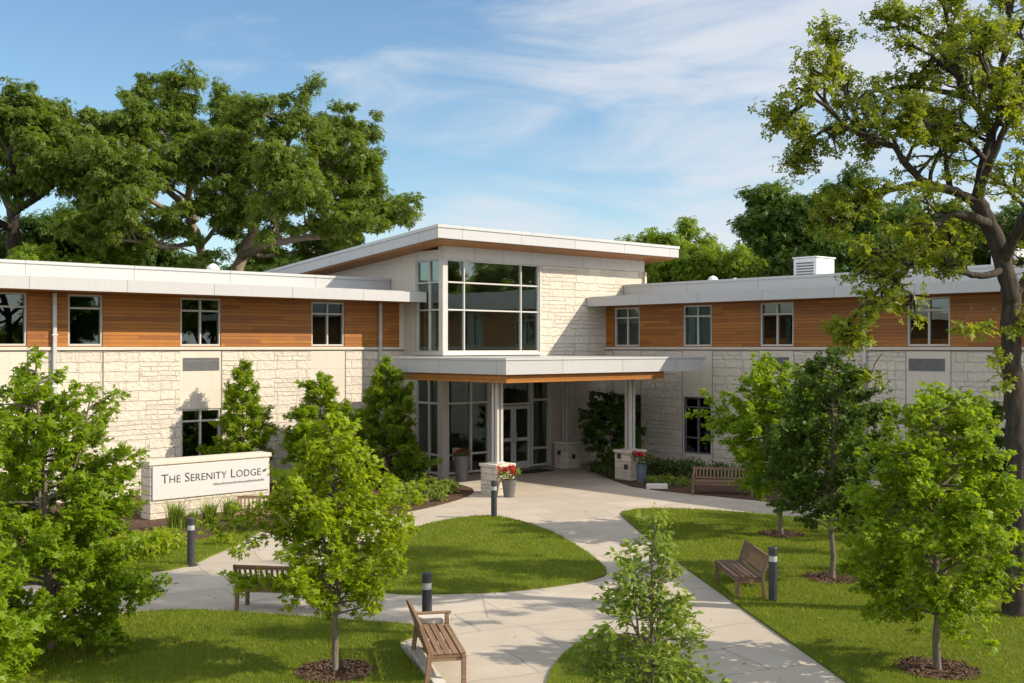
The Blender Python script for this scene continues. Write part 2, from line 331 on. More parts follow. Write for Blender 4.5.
M['blind'] = mat_plain('blind_cloth', (0.62,0.60,0.55), 0.9)

# ------------------------------------------------------------------ ground, paving, lawns
def smooth_loop(P, n=8):
    out = []; N = len(P)
    for i in range(N):
        p0, p1, p2, p3 = P[i-1], P[i], P[(i+1)%N], P[(i+2)%N]
        for k in range(n):
            t = k/n; out.append(0.5*((2*p1)+(p2-p0)*t+(2*p0-5*p1+4*p2-p3)*t*t+(3*p1-p0-3*p2+p3)*t**3))
    return out
def poly_sheet(name, pts, z, mat, thick=0.0, kind='structure'):
    P = [Vector((p.x, p.y, 0)) for p in pts]
    if sum(P[i].x*P[(i+1)%len(P)].y-P[(i+1)%len(P)].x*P[i].y for i in range(len(P))) < 0: P.reverse()
    bm = bmesh.new(); vs_ = [bm.verts.new((p.x, p.y, z)) for p in P]; f = bm.faces.new(vs_)
    if thick:
        lo = [bm.verts.new((p.x, p.y, z-thick)) for p in P]
        for i in range(len(P)): j = (i+1)%len(P); bm.faces.new((lo[i], lo[j], vs_[j], vs_[i]))
    bmesh.ops.triangulate(bm, faces=[f])
    me = bpy.data.meshes.new(name); bm.to_mesh(me); bm.free(); me.materials.append(mat)
    o = bpy.data.objects.new(name, me); COL.objects.link(o); tag(o, kind=kind); return o
mb = MB(); mb.quad([(-900,-300,-0.03),(900,-300,-0.03),(900,1500,-0.03),(-900,1500,-0.03)]); tag(mb.build('ground', M['lawn']), kind='structure')
mb = MB(); mb.quad([(-20,6,0),(24,6,0),(24,40,0),(6,44,0),(-20,40,0)]); tag(mb.build('paving', M['paving']), kind='structure')
px = lambda L: [g(a, b) for a, b in L]
LAWNS = {}
def lawn(pts, smooth=True, name='lawn'):
    P = smooth_loop(px(pts), 7) if smooth else px(pts)
    o = poly_sheet(name, P, 0.035, M['lawn'], 0.06); LAWNS[o.name] = [(p.x, p.y) for p in P]
lawn([(494,517),(545,530),(585,552),(606,571),(597,579),(560,586),(505,592),(440,594.5),(395,594),(340,586),(322,572),(345,556),(395,536),(440,522)])
lawn([(622,516),(629,511.5),(645,509.5),(690,510),(751,514),(800,519),(850,526),(935,538),(1080,556),(1250,580),(1250,860),(990,790),(850,686),(790,643),(742,609),(697,577),(655,545)])
lawn([(-260,668),(-100,652),(0,634),(100,618),(178,611.5),(260,615),(340,621),(404,625.5),(416,629),(417,636),(404,641),(400,645),(405,655),(424,678),(445,715),(440,800),(330,900),(-100,900),(-300,800)])
lawn([(545,690),(556,664),(580,645),(620,637),(665,648),(697,672),(722,700),(760,770),(730,900),(560,900),(530,760)])
lawn([(263,531),(252,537),(240,543.5),(229,549),(218,553.5),(210,557),(203,560.5),(197,563.5),(190,566),(172,570),(150,573),(60,583),(-150,600),(-200,580),(-60,572),(90,560),(150,551),(205,540),(235,533),(258,528)], False)
def bed(name, pts, smooth=True):
    poly_sheet(name, smooth_loop(px(pts), 5) if smooth else px(pts), 0.028, M['mulch'], 0.05)
bed('mulch_bed', [(472,489),(466,497),(440,505),(413,511),(370,518),(310,524),(264,530),(212,540),(156,551),(90,560),(-60,570),(-150,560),(-60,520),(100,498),(250,484),(350,476),(395,473),(415,474),(440,481)], True)
bed('mulch_bed', [(590,471),(612,480),(632,487),(660,491),(690,494),(760,501),(850,512),(935,524),(1100,546),(1250,565),(1200,545),(1024,510),(900,493),(800,480),(700,470),(606,460)], False)
def ring(px_, py_, r, name='mulch_ring'):
    c = g(px_, py_); rr = random.Random(px_); P = []
    for i in range(26):
        a = i/26*2*math.pi; q = r*(1+rr.uniform(-.09,.09)); P.append(Vector((c.x+q*math.cos(a), c.y+q*math.sin(a), 0)))
    o = poly_sheet(name, P, 0.045, M['mulch'], 0.03); MULCH.append((c.x, c.y, r))
    # loose chips so that the ring has a real surface
    m = MB()
    for i in range(int(420*r*r)):
        a = rr.uniform(0, 6.283); q = r*math.sqrt(rr.random())*1.04; p = Vector((c.x+q*math.cos(a), c.y+q*math.sin(a), 0.05+rr.random()*0.02)); d = Vector((rr.uniform(-1,1), rr.uniform(-1,1), rr.uniform(-.3,.3))).normalized()*rr.uniform(.02,.05)
        m.bar(p-d, p+d, 0.022, 0.012)
    tag(m.build('mulch_chips', M['mulch']), kind='stuff', label='brown bark chips lying round a young tree', cat='mulch')
MULCH = []
TREE_FEET = {'B': (335,674,.52), 'F': (781,536,.52), 'G': (832,580,.52), 'H': (938,672,.52)}
for k, (a, b, r) in TREE_FEET.items(): ring(a, b, r)
# kerb and pad under the near bench
mb = MB(); a, b = g(405,649), g(446,706); d = (b-a).normalized(); n = Vector((-d.y, d.x, 0))
q = [a+n*0.0, b+n*0.0, b+n*0.16, a+n*0.16]; mb.prism([(p.x,p.y) for p in (q if (q[1]-q[0]).cross(q[2]-q[0]).z > 0 else q[::-1])], -0.02, 0.075)
tag(mb.build('kerb', M['concrete'], bevel=0.012), kind='structure')

def in_poly(P, x, y):
    c = np.zeros(len(x), bool); n = len(P)
    for i in range(n):
        x0, y0 = P[i]; x1, y1 = P[(i+1)%n]
        if y0 == y1: continue
        k = ((y0 > y) != (y1 > y)) & (x < (x1-x0)*(y-y0)/(y1-y0)+x0); c ^= k
    return c
def np_mesh(name, V, Fc, mat, parent=None, nv=None):   # V (n,3), Fc (m,k) equal-sized faces
    me = bpy.data.meshes.new(name); k = Fc.shape[1]
    me.vertices.add(len(V)); me.vertices.foreach_set('co', V.astype(np.float32).ravel())
    me.loops.add(Fc.size); me.loops.foreach_set('vertex_index', Fc.astype(np.int32).ravel())
    me.polygons.add(len(Fc)); me.polygons.foreach_set('loop_start', np.arange(0, Fc.size, k, dtype=np.int32)); me.polygons.foreach_set('loop_total', np.full(len(Fc), k, np.int32))
    me.materials.append(mat); me.update(calc_edges=True)
    o = bpy.data.objects.new(name, me); COL.objects.link(o)
    if parent: o.parent = parent
    return o
def grass():
    VV = []; tot = 0
    for nm, P in LAWNS.items():
        A = np.array(P); lo = np.maximum(A.min(0), (-11, 12.5)); hi = np.minimum(A.max(0), (13, 32)); area = np.prod(hi-lo)
        n = int(area*1500); x = RNG.uniform(lo[0], hi[0], n); y = RNG.uniform(lo[1], hi[1], n)
        k = in_poly(P, x, y) & (np.abs(x) < 0.50*y+0.6) & (RNG.random(n) < np.clip((17/y)**1.6, 0.28, 1))
        for cx, cy, r in MULCH: k &= ((x-cx)**2+(y-cy)**2) > (r*0.97)**2
        x, y = x[k], y[k]; n = len(x)
        a = RNG.uniform(0, 6.283, n); h = RNG.uniform(0.03, 0.062, n); w = 0.0045*np.clip(y/15, 1, 1.8)*RNG.uniform(.8,1.3,n); ln = RNG.normal(0, .024, (n,2))
        b = np.stack([x, y, np.full(n, 0.033)], 1); s = np.stack([np.cos(a)*w, np.sin(a)*w, np.zeros(n)], 1)
        tip = b+np.concatenate([ln, h[:,None]], 1); VV.append(np.stack([b-s, b+s, tip], 1).reshape(-1,3))
    V = np.concatenate(VV); o = np_mesh('grass', V, np.arange(len(V)).reshape(-1,3), M['blade'])
    tag(o, 'short mown green grass covering the lawns', 'grass', kind='stuff')
grass()

# ------------------------------------------------------------------ the lodge
C0 = Vector((-2.28, 37.1, 0)); RZ = math.atan2(0.6729, 0.7397)
B = empty('lodge_building', C0, RZ, 'two storey limestone and cedar lodge with glazed entrance block between two wings', 'building')
D1 = Vector((math.cos(RZ), math.sin(RZ), 0)); D2 = Vector((-math.sin(RZ), math.cos(RZ), 0))
def loc(x, y, z=0): return C0+D1*x+D2*y+Vector((0,0,z))
def toloc(p): q = p-C0; return Vector((q.dot(D1), q.dot(D2), p.z))
YL = 2.14; XR = 7.88; ZL = 4.3                       # left wing wall y, right wing wall x, ledge height
def xl(pxx):                                        # x on the left wing wall seen at picture column pxx
    t = (pxx-512)/F; s = (-3.72-38.68*t)/(0.7397-0.6729*t); return -s
def yr(pxx):
    t = (pxx-512)/F; s = (42.4*t-3.55)/(0.6729+0.7397*t); return -s
# generic facade: cells not covered by openings; P(u,z,d) -> local point, d = depth into the wall
def facade(name, P, u0, u1, z0, z1, ops, mat, reveal=0.16, parent=B):
    us = sorted({u0, u1, *[c for o in ops for c in o[:2] if u0 < c < u1]}); zs = sorted({z0, z1, *[c for o in ops for c in o[2:4] if z0 < c < z1]})
    m = MB()
    for a, b in zip(us, us[1:]):
        for c, d in zip(zs, zs[1:]):
            cu, cz = (a+b)/2, (c+d)/2
            if any(o[0] < cu < o[1] and o[2] < cz < o[3] for o in ops): continue
            m.quad([P(a,c,0),P(b,c,0),P(b,d,0),P(a,d,0)], 0, [(a,c),(b,c),(b,d),(a,d)])
    for o in ops:
        a, b, c, d = max(o[0],u0), min(o[1],u1), max(o[2],z0), min(o[3],z1)
        if a >= b or c >= d: continue
        r = reveal
        m.quad([P(a,c,r),P(a,c,0),P(a,d,0),P(a,d,r)]); m.quad([P(b,c,0),P(b,c,r),P(b,d,r),P(b,d,0)])
        if c > z0+.001 or z0 > 4: m.quad([P(a,c,0),P(a,c,r),P(b,c,r),P(b,c,0)])
        if d < z1-.001: m.quad([P(a,d,r),P(a,d,0),P(b,d,0),P(b,d,r)])
    return m.build(name, mat, parent)
def pbox(m, P, a, b, c, d, r0, r1, mi=0):            # box in facade coordinates, r = depth into the wall (negative = proud)
    p = [P(u, z, r) for r in (r0, r1) for u, z in ((a,c),(b,c),(b,d),(a,d))]
    for q in ((0,1,2,3),(5,4,7,6),(4,0,3,7),(1,5,6,2),(3,2,6,7),(4,5,1,0)): m.quad([p[i] for i in q], mi)
def window(P, a, b, c, d, vs_=(), hs=(), fw=0.055, depth=0.10, mat='frame', glass='glass', name='window', extra=None):
    m = MB()
    pbox(m, P, a, a+fw, c, d, depth-.07, depth+.05); pbox(m, P, b-fw, b, c, d, depth-.07, depth+.05)
    pbox(m, P, a+fw, b-fw, c, c+fw, depth-.07, depth+.05); pbox(m, P, a+fw, b-fw, d-fw, d, depth-.07, depth+.05)
    for v in vs_: pbox(m, P, v-fw/2, v+fw/2, c+fw, d-fw, depth-.06, depth+.04)
    for h in hs: pbox(m, P, a+fw, b-fw, h-fw/2, h+fw/2, depth-.055, depth+.035)
    w = m.build(name, M[mat], B, bevel=0.006)
    gm = MB(); gm.quad([P(a+.01,c+.01,depth+.01),P(b-.01,c+.01,depth+.01),P(b-.01,d-.01,depth+.01),P(a+.01,d-.01,depth+.01)]); gm.build('pane', M[glass], w)
    if extra: extra(w)
    return w
PL = lambda u, z, r: (u, YL+r, z)                    # left wing facade (faces -y)
PR = lambda u, z, r: (XR+r, -u, z)                   # right wing facade (faces -x): u runs towards the camera side
PF = lambda u, z, r: (u, r, z)                       # entrance block front
PS = lambda u, z, r: (r, -u, z)                      # entrance block left side, u = -y
ZS = 5.80                                            # soffit level of the wings
# --- left wing
WL = [(xl(-8), xl(27), 1), (xl(68), xl(102.8), 1), (xl(180.5), xl(221), 2), (xl(311.5), xl(344.5), 2)]
WL += [(xl(-120), xl(-85), 2)]
ups = [(a, b, ZL+.03, ZS-.04) for a, b, n in WL]
low = [(xl(-14), xl(22), 1.02, 2.42), (xl(181), xl(221), 0.92, 2.45)]
XE = -24.0
facade('wood_cladding', PL, XE, -0.2, ZL, ZS, ups, M['wood'])
m = MB(); m.quad([PL(-0.2,ZL,0),PL(0,ZL,0),PL(0,ZS,0),PL(-.2,ZS,0)]); m.build('stone_return', M['smooth'], B)
bays = [(xl(-16), xl(27), 0), (xl(180), xl(221.5), 1), (xl(311), xl(345), 1)]
cuts = [XE]+[c for b_ in bays for c in b_[:2]]+[0.0]
for i in range(len(cuts)-1):
    kind = 'smooth' if i % 2 else 'stone'
    ops = [o for o in low if cuts[i] <= (o[0]+o[1])/2 <= cuts[i+1]]
    facade('smooth_stone_wall' if i % 2 else 'stone_wall', PL, cuts[i], cuts[i+1], 0, ZL-.09, ops, M[kind])
m = MB(); pbox(m, PL, XE, 0, ZL-.09, ZL, -.05, .06); m.build('ledge', M['smooth'], B, bevel=0.01)
m = MB(); pbox(m, PL, XE, 0, ZL-.125, ZL-.092, -.008, .02); m.build('ledge_joint', M['joint'], B)
for c in (xl(27.6), xl(103), xl(221.6), xl(345.4)):
    m = MB(); pbox(m, PL, c-.02, c+.02, 0, ZL-.127, -.004, .02); m.build('control_joint', M['joint'], B)
for a, b, n in WL: window(PL, a, b, ZL+.03, ZS-.04, [(a+b)/2] if n == 2 else [], [ZS-.42], mat='frame_lt')
for a, b, c, d in low: window(PL, a, b, c, d, [(a+b)/2], [d-.36], mat='frame_lt')
def grille(P, a, b, c, d):
    m = MB(); f = .035
    pbox(m, P, a, a+f, c, d, -.02, .03); pbox(m, P, b-f, b, c, d, -.02, .03); pbox(m, P, a+f, b-f, c, c+f, -.02, .03); pbox(m, P, a+f, b-f, d-f, d, -.02, .03)
    pbox(m, P, a+f, b-f, c+f, d-f, -.002, .03)
    k = int((d-c-2*f)/.055)
    for i in range(k): z = c+f+.012+i*.055; pbox(m, P, a+f, b-f, z, z+.03, -.016, -.003)
    m.build('vent_grille', M['grille'], B)
grille(PL, xl(183), xl(219), 3.60, 3.98)
def downspout(P, u, z0=0.15, z1=ZS, r=-.07):
    m = MB(); pbox(m, P, u-.055, u+.055, z0, z1-.02, r-.05, r+.05)
    for z in (1.5, 3.2, 4.6): pbox(m, P, u-.08, u+.08, z, z+.05, r-.056, 0)
    m.build('downspout', M['pipe'], B, bevel=0.015)
downspout(PL, xl(53.5)); downspout(PL, xl(379))
def wing_roof(left):
    OV = 1.30 if left else 1.08
    # profile in (p, z): p = distance from wall plane outwards (+) ; extruded along u
    if left: PP = lambda p, z, u: (u, YL-p, z); u0, u1 = XE, -0.03
    else:    PP = lambda p, z, u: (XR-p, u, z); u0, u1 = -26.0, -0.03
    def ext(name, prof, mat):
        m = MB(); acc = 0
        for (p0,z0),(p1,z1) in zip(prof, prof[1:]):
            l = math.hypot(p1-p0, z1-z0)
            q = [PP(p0,z0,u0),PP(p0,z0,u1),PP(p1,z1,u1),PP(p1,z1,u0)]
            m.quad(q, 0, [(u0,acc),(u1,acc),(u1,acc+l),(u0,acc+l)]); acc += l
        for u in (u0, u1): m.quad([PP(p,z,u) for p,z in prof])
        return m.build(name, mat, B)
    ext('fascia', [(OV-.05,ZS),(OV,ZS),(OV,ZS+.33),(OV-.12,ZS+.335),(OV-.12,ZS+.2),(OV-.05,ZS)], M['panel'])
    ext('soffit', [(-.02,ZS+.004),(OV-.051,ZS+.004),(OV-.051,ZS+.05),(-.02,ZS+.05),(-.02,ZS+.004)], M['soffit'])
    ext('roof', [(OV-.13,ZS+.337),(OV-.13,ZS+.36),(OV-2.05,ZS+.40),(OV-2.05,ZS+.80),(OV-2.02,ZS+.80),(OV-2.02,ZS+.885),(OV-2.12,ZS+.89),(OV-2.3,ZS+.86),(-13,ZS+.84),(-13,ZS+.25),(OV-.13,ZS+.25),(OV-.13,ZS+.337)], M['metal'])
wing_roof(True); wing_roof(False)
# --- right wing
WR = [(-yr(614.5), -yr(639.5)), (-yr(683), -yr(711.6)), (-yr(760), -yr(793.5)), (-yr(907), -yr(950))]
UE = 26.0
ups = [(a, b, ZL+.03, ZS-.04) for a, b in WR]
lowr = [(-yr(616), -yr(641), 0.55, 2.55), (-yr(683.5), -yr(711), 0.57, 2.55), (-yr(908), -yr(949), 0.9, 2.5)]
facade('wood_cladding', PR, 0, UE, ZL, ZS, ups, M['wood'])
bays = [(-yr(613), -yr(641)), (-yr(682.5), -yr(712.5)), (-yr(759), -yr(794)), (-yr(906), -yr(951))]
cuts = [0]+[c for b_ in bays for c in b_]+[UE]
for i in range(len(cuts)-1):
    ops = [o for o in lowr if cuts[i] <= (o[0]+o[1])/2 <= cuts[i+1]]
    facade('smooth_stone_wall' if i % 2 else 'stone_wall', PR, cuts[i], cuts[i+1], 0, ZL-.09, ops, M['smooth' if i % 2 else 'stone'])
for c in cuts[1:-1]:
    m = MB(); pbox(m, PR, c-.012, c+.012, 0, ZL-.127, -.004, .02); m.build('control_joint', M['joint'], B)
m = MB(); pbox(m, PR, 0, UE, ZL-.09, ZL, -.05, .06); m.build('ledge', M['smooth'], B, bevel=0.01)
m = MB(); pbox(m, PR, 0, UE, ZL-.125, ZL-.092, -.008, .02); m.build('ledge_joint', M['joint'], B)
def curtains(P, a, b, c, d):
    def f(w):
        for s0, s1 in ((a+.06, a+.3), (b-.3, b-.06)):
            m = MB(); n = 10
            for i in range(n):
                u0, u1 = s0+(s1-s0)*i/n, s0+(s1-s0)*(i+1)/n; r0, r1 = .26+.03*math.sin(i*2.1), .26+.03*math.sin((i+1)*2.1)
                m.quad([P(u0,c+.05,r0),P(u1,c+.05,r1),P(u1,d-.06,r1),P(u0,d-.06,r0)])
            m.build('curtain', M['curtain'], w)
    return f
def blind(P, a, b, z, d):
    def f(w):
        m = MB(); pbox(m, P, a+.05, b-.05, z, d-.05, .2, .22); m.build('blind', M['blind'], w)
    return f
for i, (a, b) in enumerate(WR):
    ex = [blind(PR, a, b, ZS-.62, ZS-.04), curtains(PR, a, b, ZL, ZS), blind(PR, a, b, ZS-.5, ZS-.04), None][i]
    window(PR, a, b, ZL+.03, ZS-.04, [(a+b)/2] if i else [(a+b)/2], [ZS-.42], mat='frame', extra=ex)
for a, b, c, d in lowr: window(PR, a, b, c, d, [(a+b)/2], [d-.36, c+.55], mat='grille')
grille(PR, -yr(761), -yr(789), 3.58, 3.97); grille(PR, -yr(909), -yr(945), 3.60, 3.96)
downspout(PR, -yr(866)); 
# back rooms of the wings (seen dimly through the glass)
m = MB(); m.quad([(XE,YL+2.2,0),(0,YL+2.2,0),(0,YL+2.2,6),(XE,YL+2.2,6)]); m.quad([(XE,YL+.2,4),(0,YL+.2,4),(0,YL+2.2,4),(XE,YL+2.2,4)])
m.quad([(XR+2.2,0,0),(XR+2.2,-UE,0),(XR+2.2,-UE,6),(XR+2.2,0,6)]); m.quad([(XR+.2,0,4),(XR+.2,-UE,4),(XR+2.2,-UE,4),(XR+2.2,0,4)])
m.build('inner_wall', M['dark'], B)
# outer shells so the wings are closed from every side
MB().box(XE, XE+.3, YL+.31, 14.9, 0, 6.0).build('end_wall', M['stone'], B); MB().box(XE+.31, -.01, 14.6, 14.9, 0, 6.0).build('rear_wall', M['stone'], B)
MB().box(XR+.31, 20.6, -UE-.3, -UE, 0, 6.0).build('end_wall', M['stone'], B); MB().box(20.3, 20.6, -UE+.01, 8, 0, 6.0).build('rear_wall', M['stone'], B)
# --- entrance block
BX, BY = 10.0, 13.0; ZT = 7.22; ZB = 7.70; ZG = 4.13; GX = 4.40
zr = lambda y: 8.21-0.0896*(y+1)                     # roof top over y
T = 0.43
facade('stone_wall', PF, GX+.06, BX, 0, ZT, [], M['stone_small']) if False else None
opsF = [(0.0, GX, ZG, ZT), (0.0, 4.95, 0.0, 3.275)]
facade('stone_wall', PF, 0.0, BX, 0, ZT, opsF, M['stone'], 0.2)
m = MB(); m.box(BX-.004, BX+.10, -.10, .6, 6.3, ZT); m.build('stone_quoin', M['smooth'], B)
m = MB()                                             # left side wall of the block, its head follows the roof slope
opsS = [(0.0, 1.48, ZG, ZT), (0.0, 1.48, 0.0, 3.275)]
def side(y0, y1, z0, z1a, z1b): m.quad([(0,y1,z0),(0,y0,z0),(0,y0,z1a),(0,y1,z1b)], 0, [(y1,z0),(y0,z0),(y0,z1a),(y1,z1b)])
side(0, 1.48, 3.275, ZG, ZG); side(1.48, 3, 0, zr(1.48)-T-.03, zr(3)-T-.03); side(3, 8, 0, zr(3)-T-.03, zr(8)-T-.03); side(8, BY, 0, zr(8)-T-.03, zr(BY)-T-.03)
m.quad([(BX,0,0),(BX,BY,0),(BX,BY,zr(BY)-T-.03),(BX,0,zr(0)-T-.03)]); m.quad([(BX,BY,0),(0,BY,0),(0,BY,zr(BY)-T-.03),(BX,BY,zr(BY)-T-.03)])
m.build('stone_wall', M['smooth'], B)
m = MB(); m.box(-.04, BX+.02, -.05, .2, ZT+.002, ZB+.05); m.box(-.05, .2, .201, 1.48, ZT+.002, zr(1.48)-T-.03); m.build('cladding_band', M['band'], B)
# roof slab (tilted) + timber soffit + fascia
def slab(name, x0, x1, y0, y1, t0, t1, mat, roundx=True):
    m = MB(); z = lambda y, t: zr(y)-t
    m.quad([(x0,y0,z(y0,t1)),(x1,y0,z(y0,t1)),(x1,y0,z(y0,t0)),(x0,y0,z(y0,t0))]); m.quad([(x1,y1,z(y1,t1)),(x0,y1,z(y1,t1)),(x0,y1,z(y1,t0)),(x1,y1,z(y1,t0))])
    m.quad([(x0,y1,z(y1,t1)),(x0,y0,z(y0,t1)),(x0,y0,z(y0,t0)),(x0,y1,z(y1,t0))]); m.quad([(x1,y0,z(y0,t1)),(x1,y1,z(y1,t1)),(x1,y1,z(y1,t0)),(x1,y0,z(y0,t0))])
    m.quad([(x0,y0,z(y0,t0)),(x1,y0,z(y0,t0)),(x1,y1,z(y1,t0)),(x0,y1,z(y1,t0))]); m.quad([(x0,y1,z(y1,t1)),(x1,y1,z(y1,t1)),(x1,y0,z(y0,t1)),(x0,y0,z(y0,t1))])
    return m.build(name, mat, B)
slab('roof', -1.0, BX+.95, -1.0, BY+.4, 0.10, T, M['panel']); slab('roof_edge', -1.03, BX+.98, -1.03, BY+.43, 0.0, 0.098, M['metal'])
slab('soffit', -.90, BX+.85, -.90, BY+.3, T+.002, T+.05, M['soffit'])
# glazing
vF = [0.94, 3.54]; hz = [5.54, 6.46]
window(PF, 0.10, GX, ZG, ZT, vF, hz, fw=.05, depth=.08, mat='frame_lt', glass='glass_clear', name='curtain_wall')
window(PS, -1.48, -0.10, ZG, ZT, [-.777], hz, fw=.05, depth=.08, mat='frame_lt', glass='glass_clear', name='curtain_wall')
m = MB(); m.box(-.05, .17, -.05, .17, ZG, ZT); m.build('corner_post', M['frame_lt'], B, bevel=.01)
m = MB(); m.box(-.08, GX+.06, -.10, .2, ZG-.11, ZG-.002); m.box(-.10, .2, .201, 1.55, ZG-.11, ZG-.002); m.build('window_sill', M['frame'], B, bevel=.01)
m = MB(); m.box(GX, GX+.07, -.03, .2, ZG, ZT); m.build('jamb', M['frame'], B)
window(PF, 0.20, 2.05, 0.06, 3.275, [1.25], [2.42, .70], fw=.07, depth=.08, mat='frame', glass='glass_low', name='storefront_window')
window(PS, -1.48, -0.14, 0.06, 3.275, [-.8], [2.42, .70], fw=.07, depth=.08, mat='frame', glass='glass_low', name='storefront_window')
m = MB(); m.box(-.08, .199, -.08, .20, 0, 3.30); m.build('corner_post', M['frame_lt'], B, bevel=.012)
m = MB(); m.box(2.051, 2.40, -.05, .25, 0, 3.30); m.build('post', M['frame_lt'], B, bevel=.012)
window(PF, 2.401, 4.02, 2.27, 3.275, [], [], fw=.07, depth=.08, mat='frame_lt', glass='glass_low', name='transom_window')
window(PF, 4.03, 4.93, 0.06, 3.275, [], [2.42, .70], fw=.08, depth=.08, mat='frame_lt', glass='glass_low', name='storefront_window')
m = MB(); m.box(4.931, 5.05, -.04, .2, 0, 3.30); m.build('jamb', M['frame_lt'], B)
for a, b, hx in ((2.42, 3.205, 3.14), (3.215, 4.0, 3.28)):
    fw = .11; m = MB(); r0, r1 = .05, .11
    pbox(m, PF, a, a+fw, .03, 2.24, r0, r1); pbox(m, PF, b-fw, b, .03, 2.24, r0, r1); pbox(m, PF, a+fw, b-fw, 2.12, 2.24, r0, r1); pbox(m, PF, a+fw, b-fw, .03, .28, r0, r1); pbox(m, PF, a+fw, b-fw, 1.0, 1.12, r0, r1)
    dr = m.build('door', M['frame_lt'], B, bevel=.006)
    gm = MB(); gm.quad([PF(a+fw,.28,.08),PF(b-fw,.28,.08),PF(b-fw,2.12,.08),PF(a+fw,2.12,.08)]); gm.build('pane', M['glass_low'], dr)
    hm = MB(); hm.box(hx-.015, hx+.015, -.03, -.005, .95, 1.35); hm.box(hx-.012, hx+.012, -.005, .05, 1.0, 1.03); hm.box(hx-.012, hx+.012, -.005, .05, 1.27, 1.30); hm.build('handle', M['pipe'], dr)
# interior of the lobby
m = MB(); m.box(.3, 9.5, .3, 7.2, 3.75, 4.05); m.box(.3, 9.5, .3, 7.2, 0.0, .02); m.build('lobby_floor', M['room_floor'], B)
m = MB(); m.box(.25, 9.6, 7.2, 7.4, .03, 7.3); m.box(5.2, 5.4, .35, 7.1, .03, 3.7); m.box(6.2, 6.4, .35, 7.1, 4.06, 7.3); m.box(.25, 1.0, 2.4, 7.1, .03, 3.7); m.build('lobby_wall', M['room'], B)
m = MB(); m.box(.3, 9.5, .3, 7.2, 7.28, 7.33); m.box(.3, 9.5, .3, 7.2, 3.68, 3.74); m.build('lobby_ceiling', M['white'], B)
m = MB()
for x in (2.2, 4.0): m.box(x, x+.75, 7.16, 7.195, 4.06, 6.2)
m.build('lobby_door', M['teak'], B)
# --- canopy (flat slab on posts)
KX, KY = -2.24, -5.60; ZC0, ZC1 = 3.52, 3.985
canopy = MB().prism([(KX,KY),(6.31,KY),(6.31,-.02),(0.0,-.02),(0.0,.3),(KX,.3)], ZC0, ZC1-.06)
canopy.quad([(6.31,KY,ZC0),(6.74,KY,ZC1-.06),(6.74,-.02,ZC1-.06),(6.31,-.02,ZC0)]); canopy.quad([(6.31,KY,ZC0),(6.31,KY,ZC1-.06),(6.74,KY,ZC1-.06)]); canopy.quad([(6.31,KY,ZC1-.06),(6.31,-.02,ZC1-.06),(6.74,-.02,ZC1-.06),(6.74,KY,ZC1-.06)])
canopy = canopy.build('canopy', M['panel'], B)
MB().prism([(KX-.025,KY-.025),(6.77,KY-.025),(6.77,-.02),(-.002,-.02),(-.002,.3),(KX-.025,.3)], ZC1-.058, ZC1).build('canopy_edge', M['metal'], canopy)
MB().prism([(KX+.15,KY+.15),(4.75,KY+.15),(4.75,-.06),(-.06,-.06),(-.06,.25),(KX+.15,.25)], 3.28, ZC0-.002).build('canopy_soffit', M['soffit'], canopy)
def pier(corner, w, h, plates):
    c = toloc(corner); x0, x1, y0, y1 = c.x, c.x+w, c.y, c.y+w
    p = MB().box(x0, x1, y0, y1, 0, h-.09).build('pier', M['stone_small'], B, bevel=.015)
    MB().box(x0-.035, x1+.035, y0-.035, y1+.035, h-.088, h).build('pier_cap', M['smooth'], p, bevel=.012)
    m = MB(); cx, cy = (x0+x1)/2, (y0+y1)/2; t = .085; gp = .035
    for sx in (-1, 1):
        for sy in (-1, 1): m.box(cx+sx*gp-(t if sx < 0 else 0), cx+sx*gp+(t if sx > 0 else 0), cy+sy*gp-(t if sy < 0 else 0), cy+sy*gp+(t if sy > 0 else 0), h+.05, 3.278)
    m.box(cx-.15, cx+.15, cy-.15, cy+.15, h+.002, h+.05); m.box(cx-gp, cx+gp, cy-gp, cy+gp, h+.05, 3.278)
    m.build('column', M['frame_lt'], B, bevel=.006)
    for side_, u, z in plates:
        m = MB()
        if side_ == 'f': m.box(x0+u-.07, x0+u+.07, y0-.03, y0-.001, z-.08, z+.08)
        else: m.box(x0-.03, x0-.001, y0+u-.07, y0+u+.07, z-.08, z+.08)
        m.build('cover_plate', M['bollard'], p)
pier(Vector((-.45,32.4,0)), .70, .90, [])
pier(Vector((3.80,35.9,0)), .70, .98, [('l', .5, .78), ('l', .2, .45)])
pier(Vector((1.95,39.6,0)), .66, .95, [('l', .4, .55), ('f', .3, .42)])
m = MB(); m.box(.34, .54, -.26, -.06, .55, .95); m.build('wall_box', M['signwhite'], B, bevel=.02)

# rooftop equipment
def roof_unit(p, w, d, h, label, name='roof_unit', cat='roof unit'):
    e = empty(name, p, RZ, label, cat)
    MB().box(-w/2, w/2, -d/2, d/2, .08, h).build('casing', M['white'], e, bevel=.02)
    MB().box(-w/2-.04, w/2+.04, -d/2-.04, d/2+.04, h+.002, h+.05).build('lid', M['white'], e, bevel=.015)
    MB().box(-w/2+.1, w/2-.1, -d/2+.1, d/2-.1, 0, .079).build('curb', M['grille'], e)
    m = MB()
    for i in range(5): m.box(-w/2-.015, -w/2-.001, -d/2+.12, d/2-.12, .2+i*(h-.3)/5, .2+i*(h-.3)/5+.05)
    m.build('louvre', M['grille'], e)
def roof_at(x, y): return loc(x, y, 6.66)
def on_right_roof(pxx, xx):
    # point on the right wing roof at depth xx beyond its wall along picture column
    t = (pxx-512)/F; x = XR+xx; a = C0+D1*x; s = (a.x-t*a.y)/(t*D2.y-D2.x); return loc(x, s, 6.66)
roof_unit(on_right_roof(814, 4.0), 1.15, .95, .80, 'large white louvred roof unit on the right wing roof')
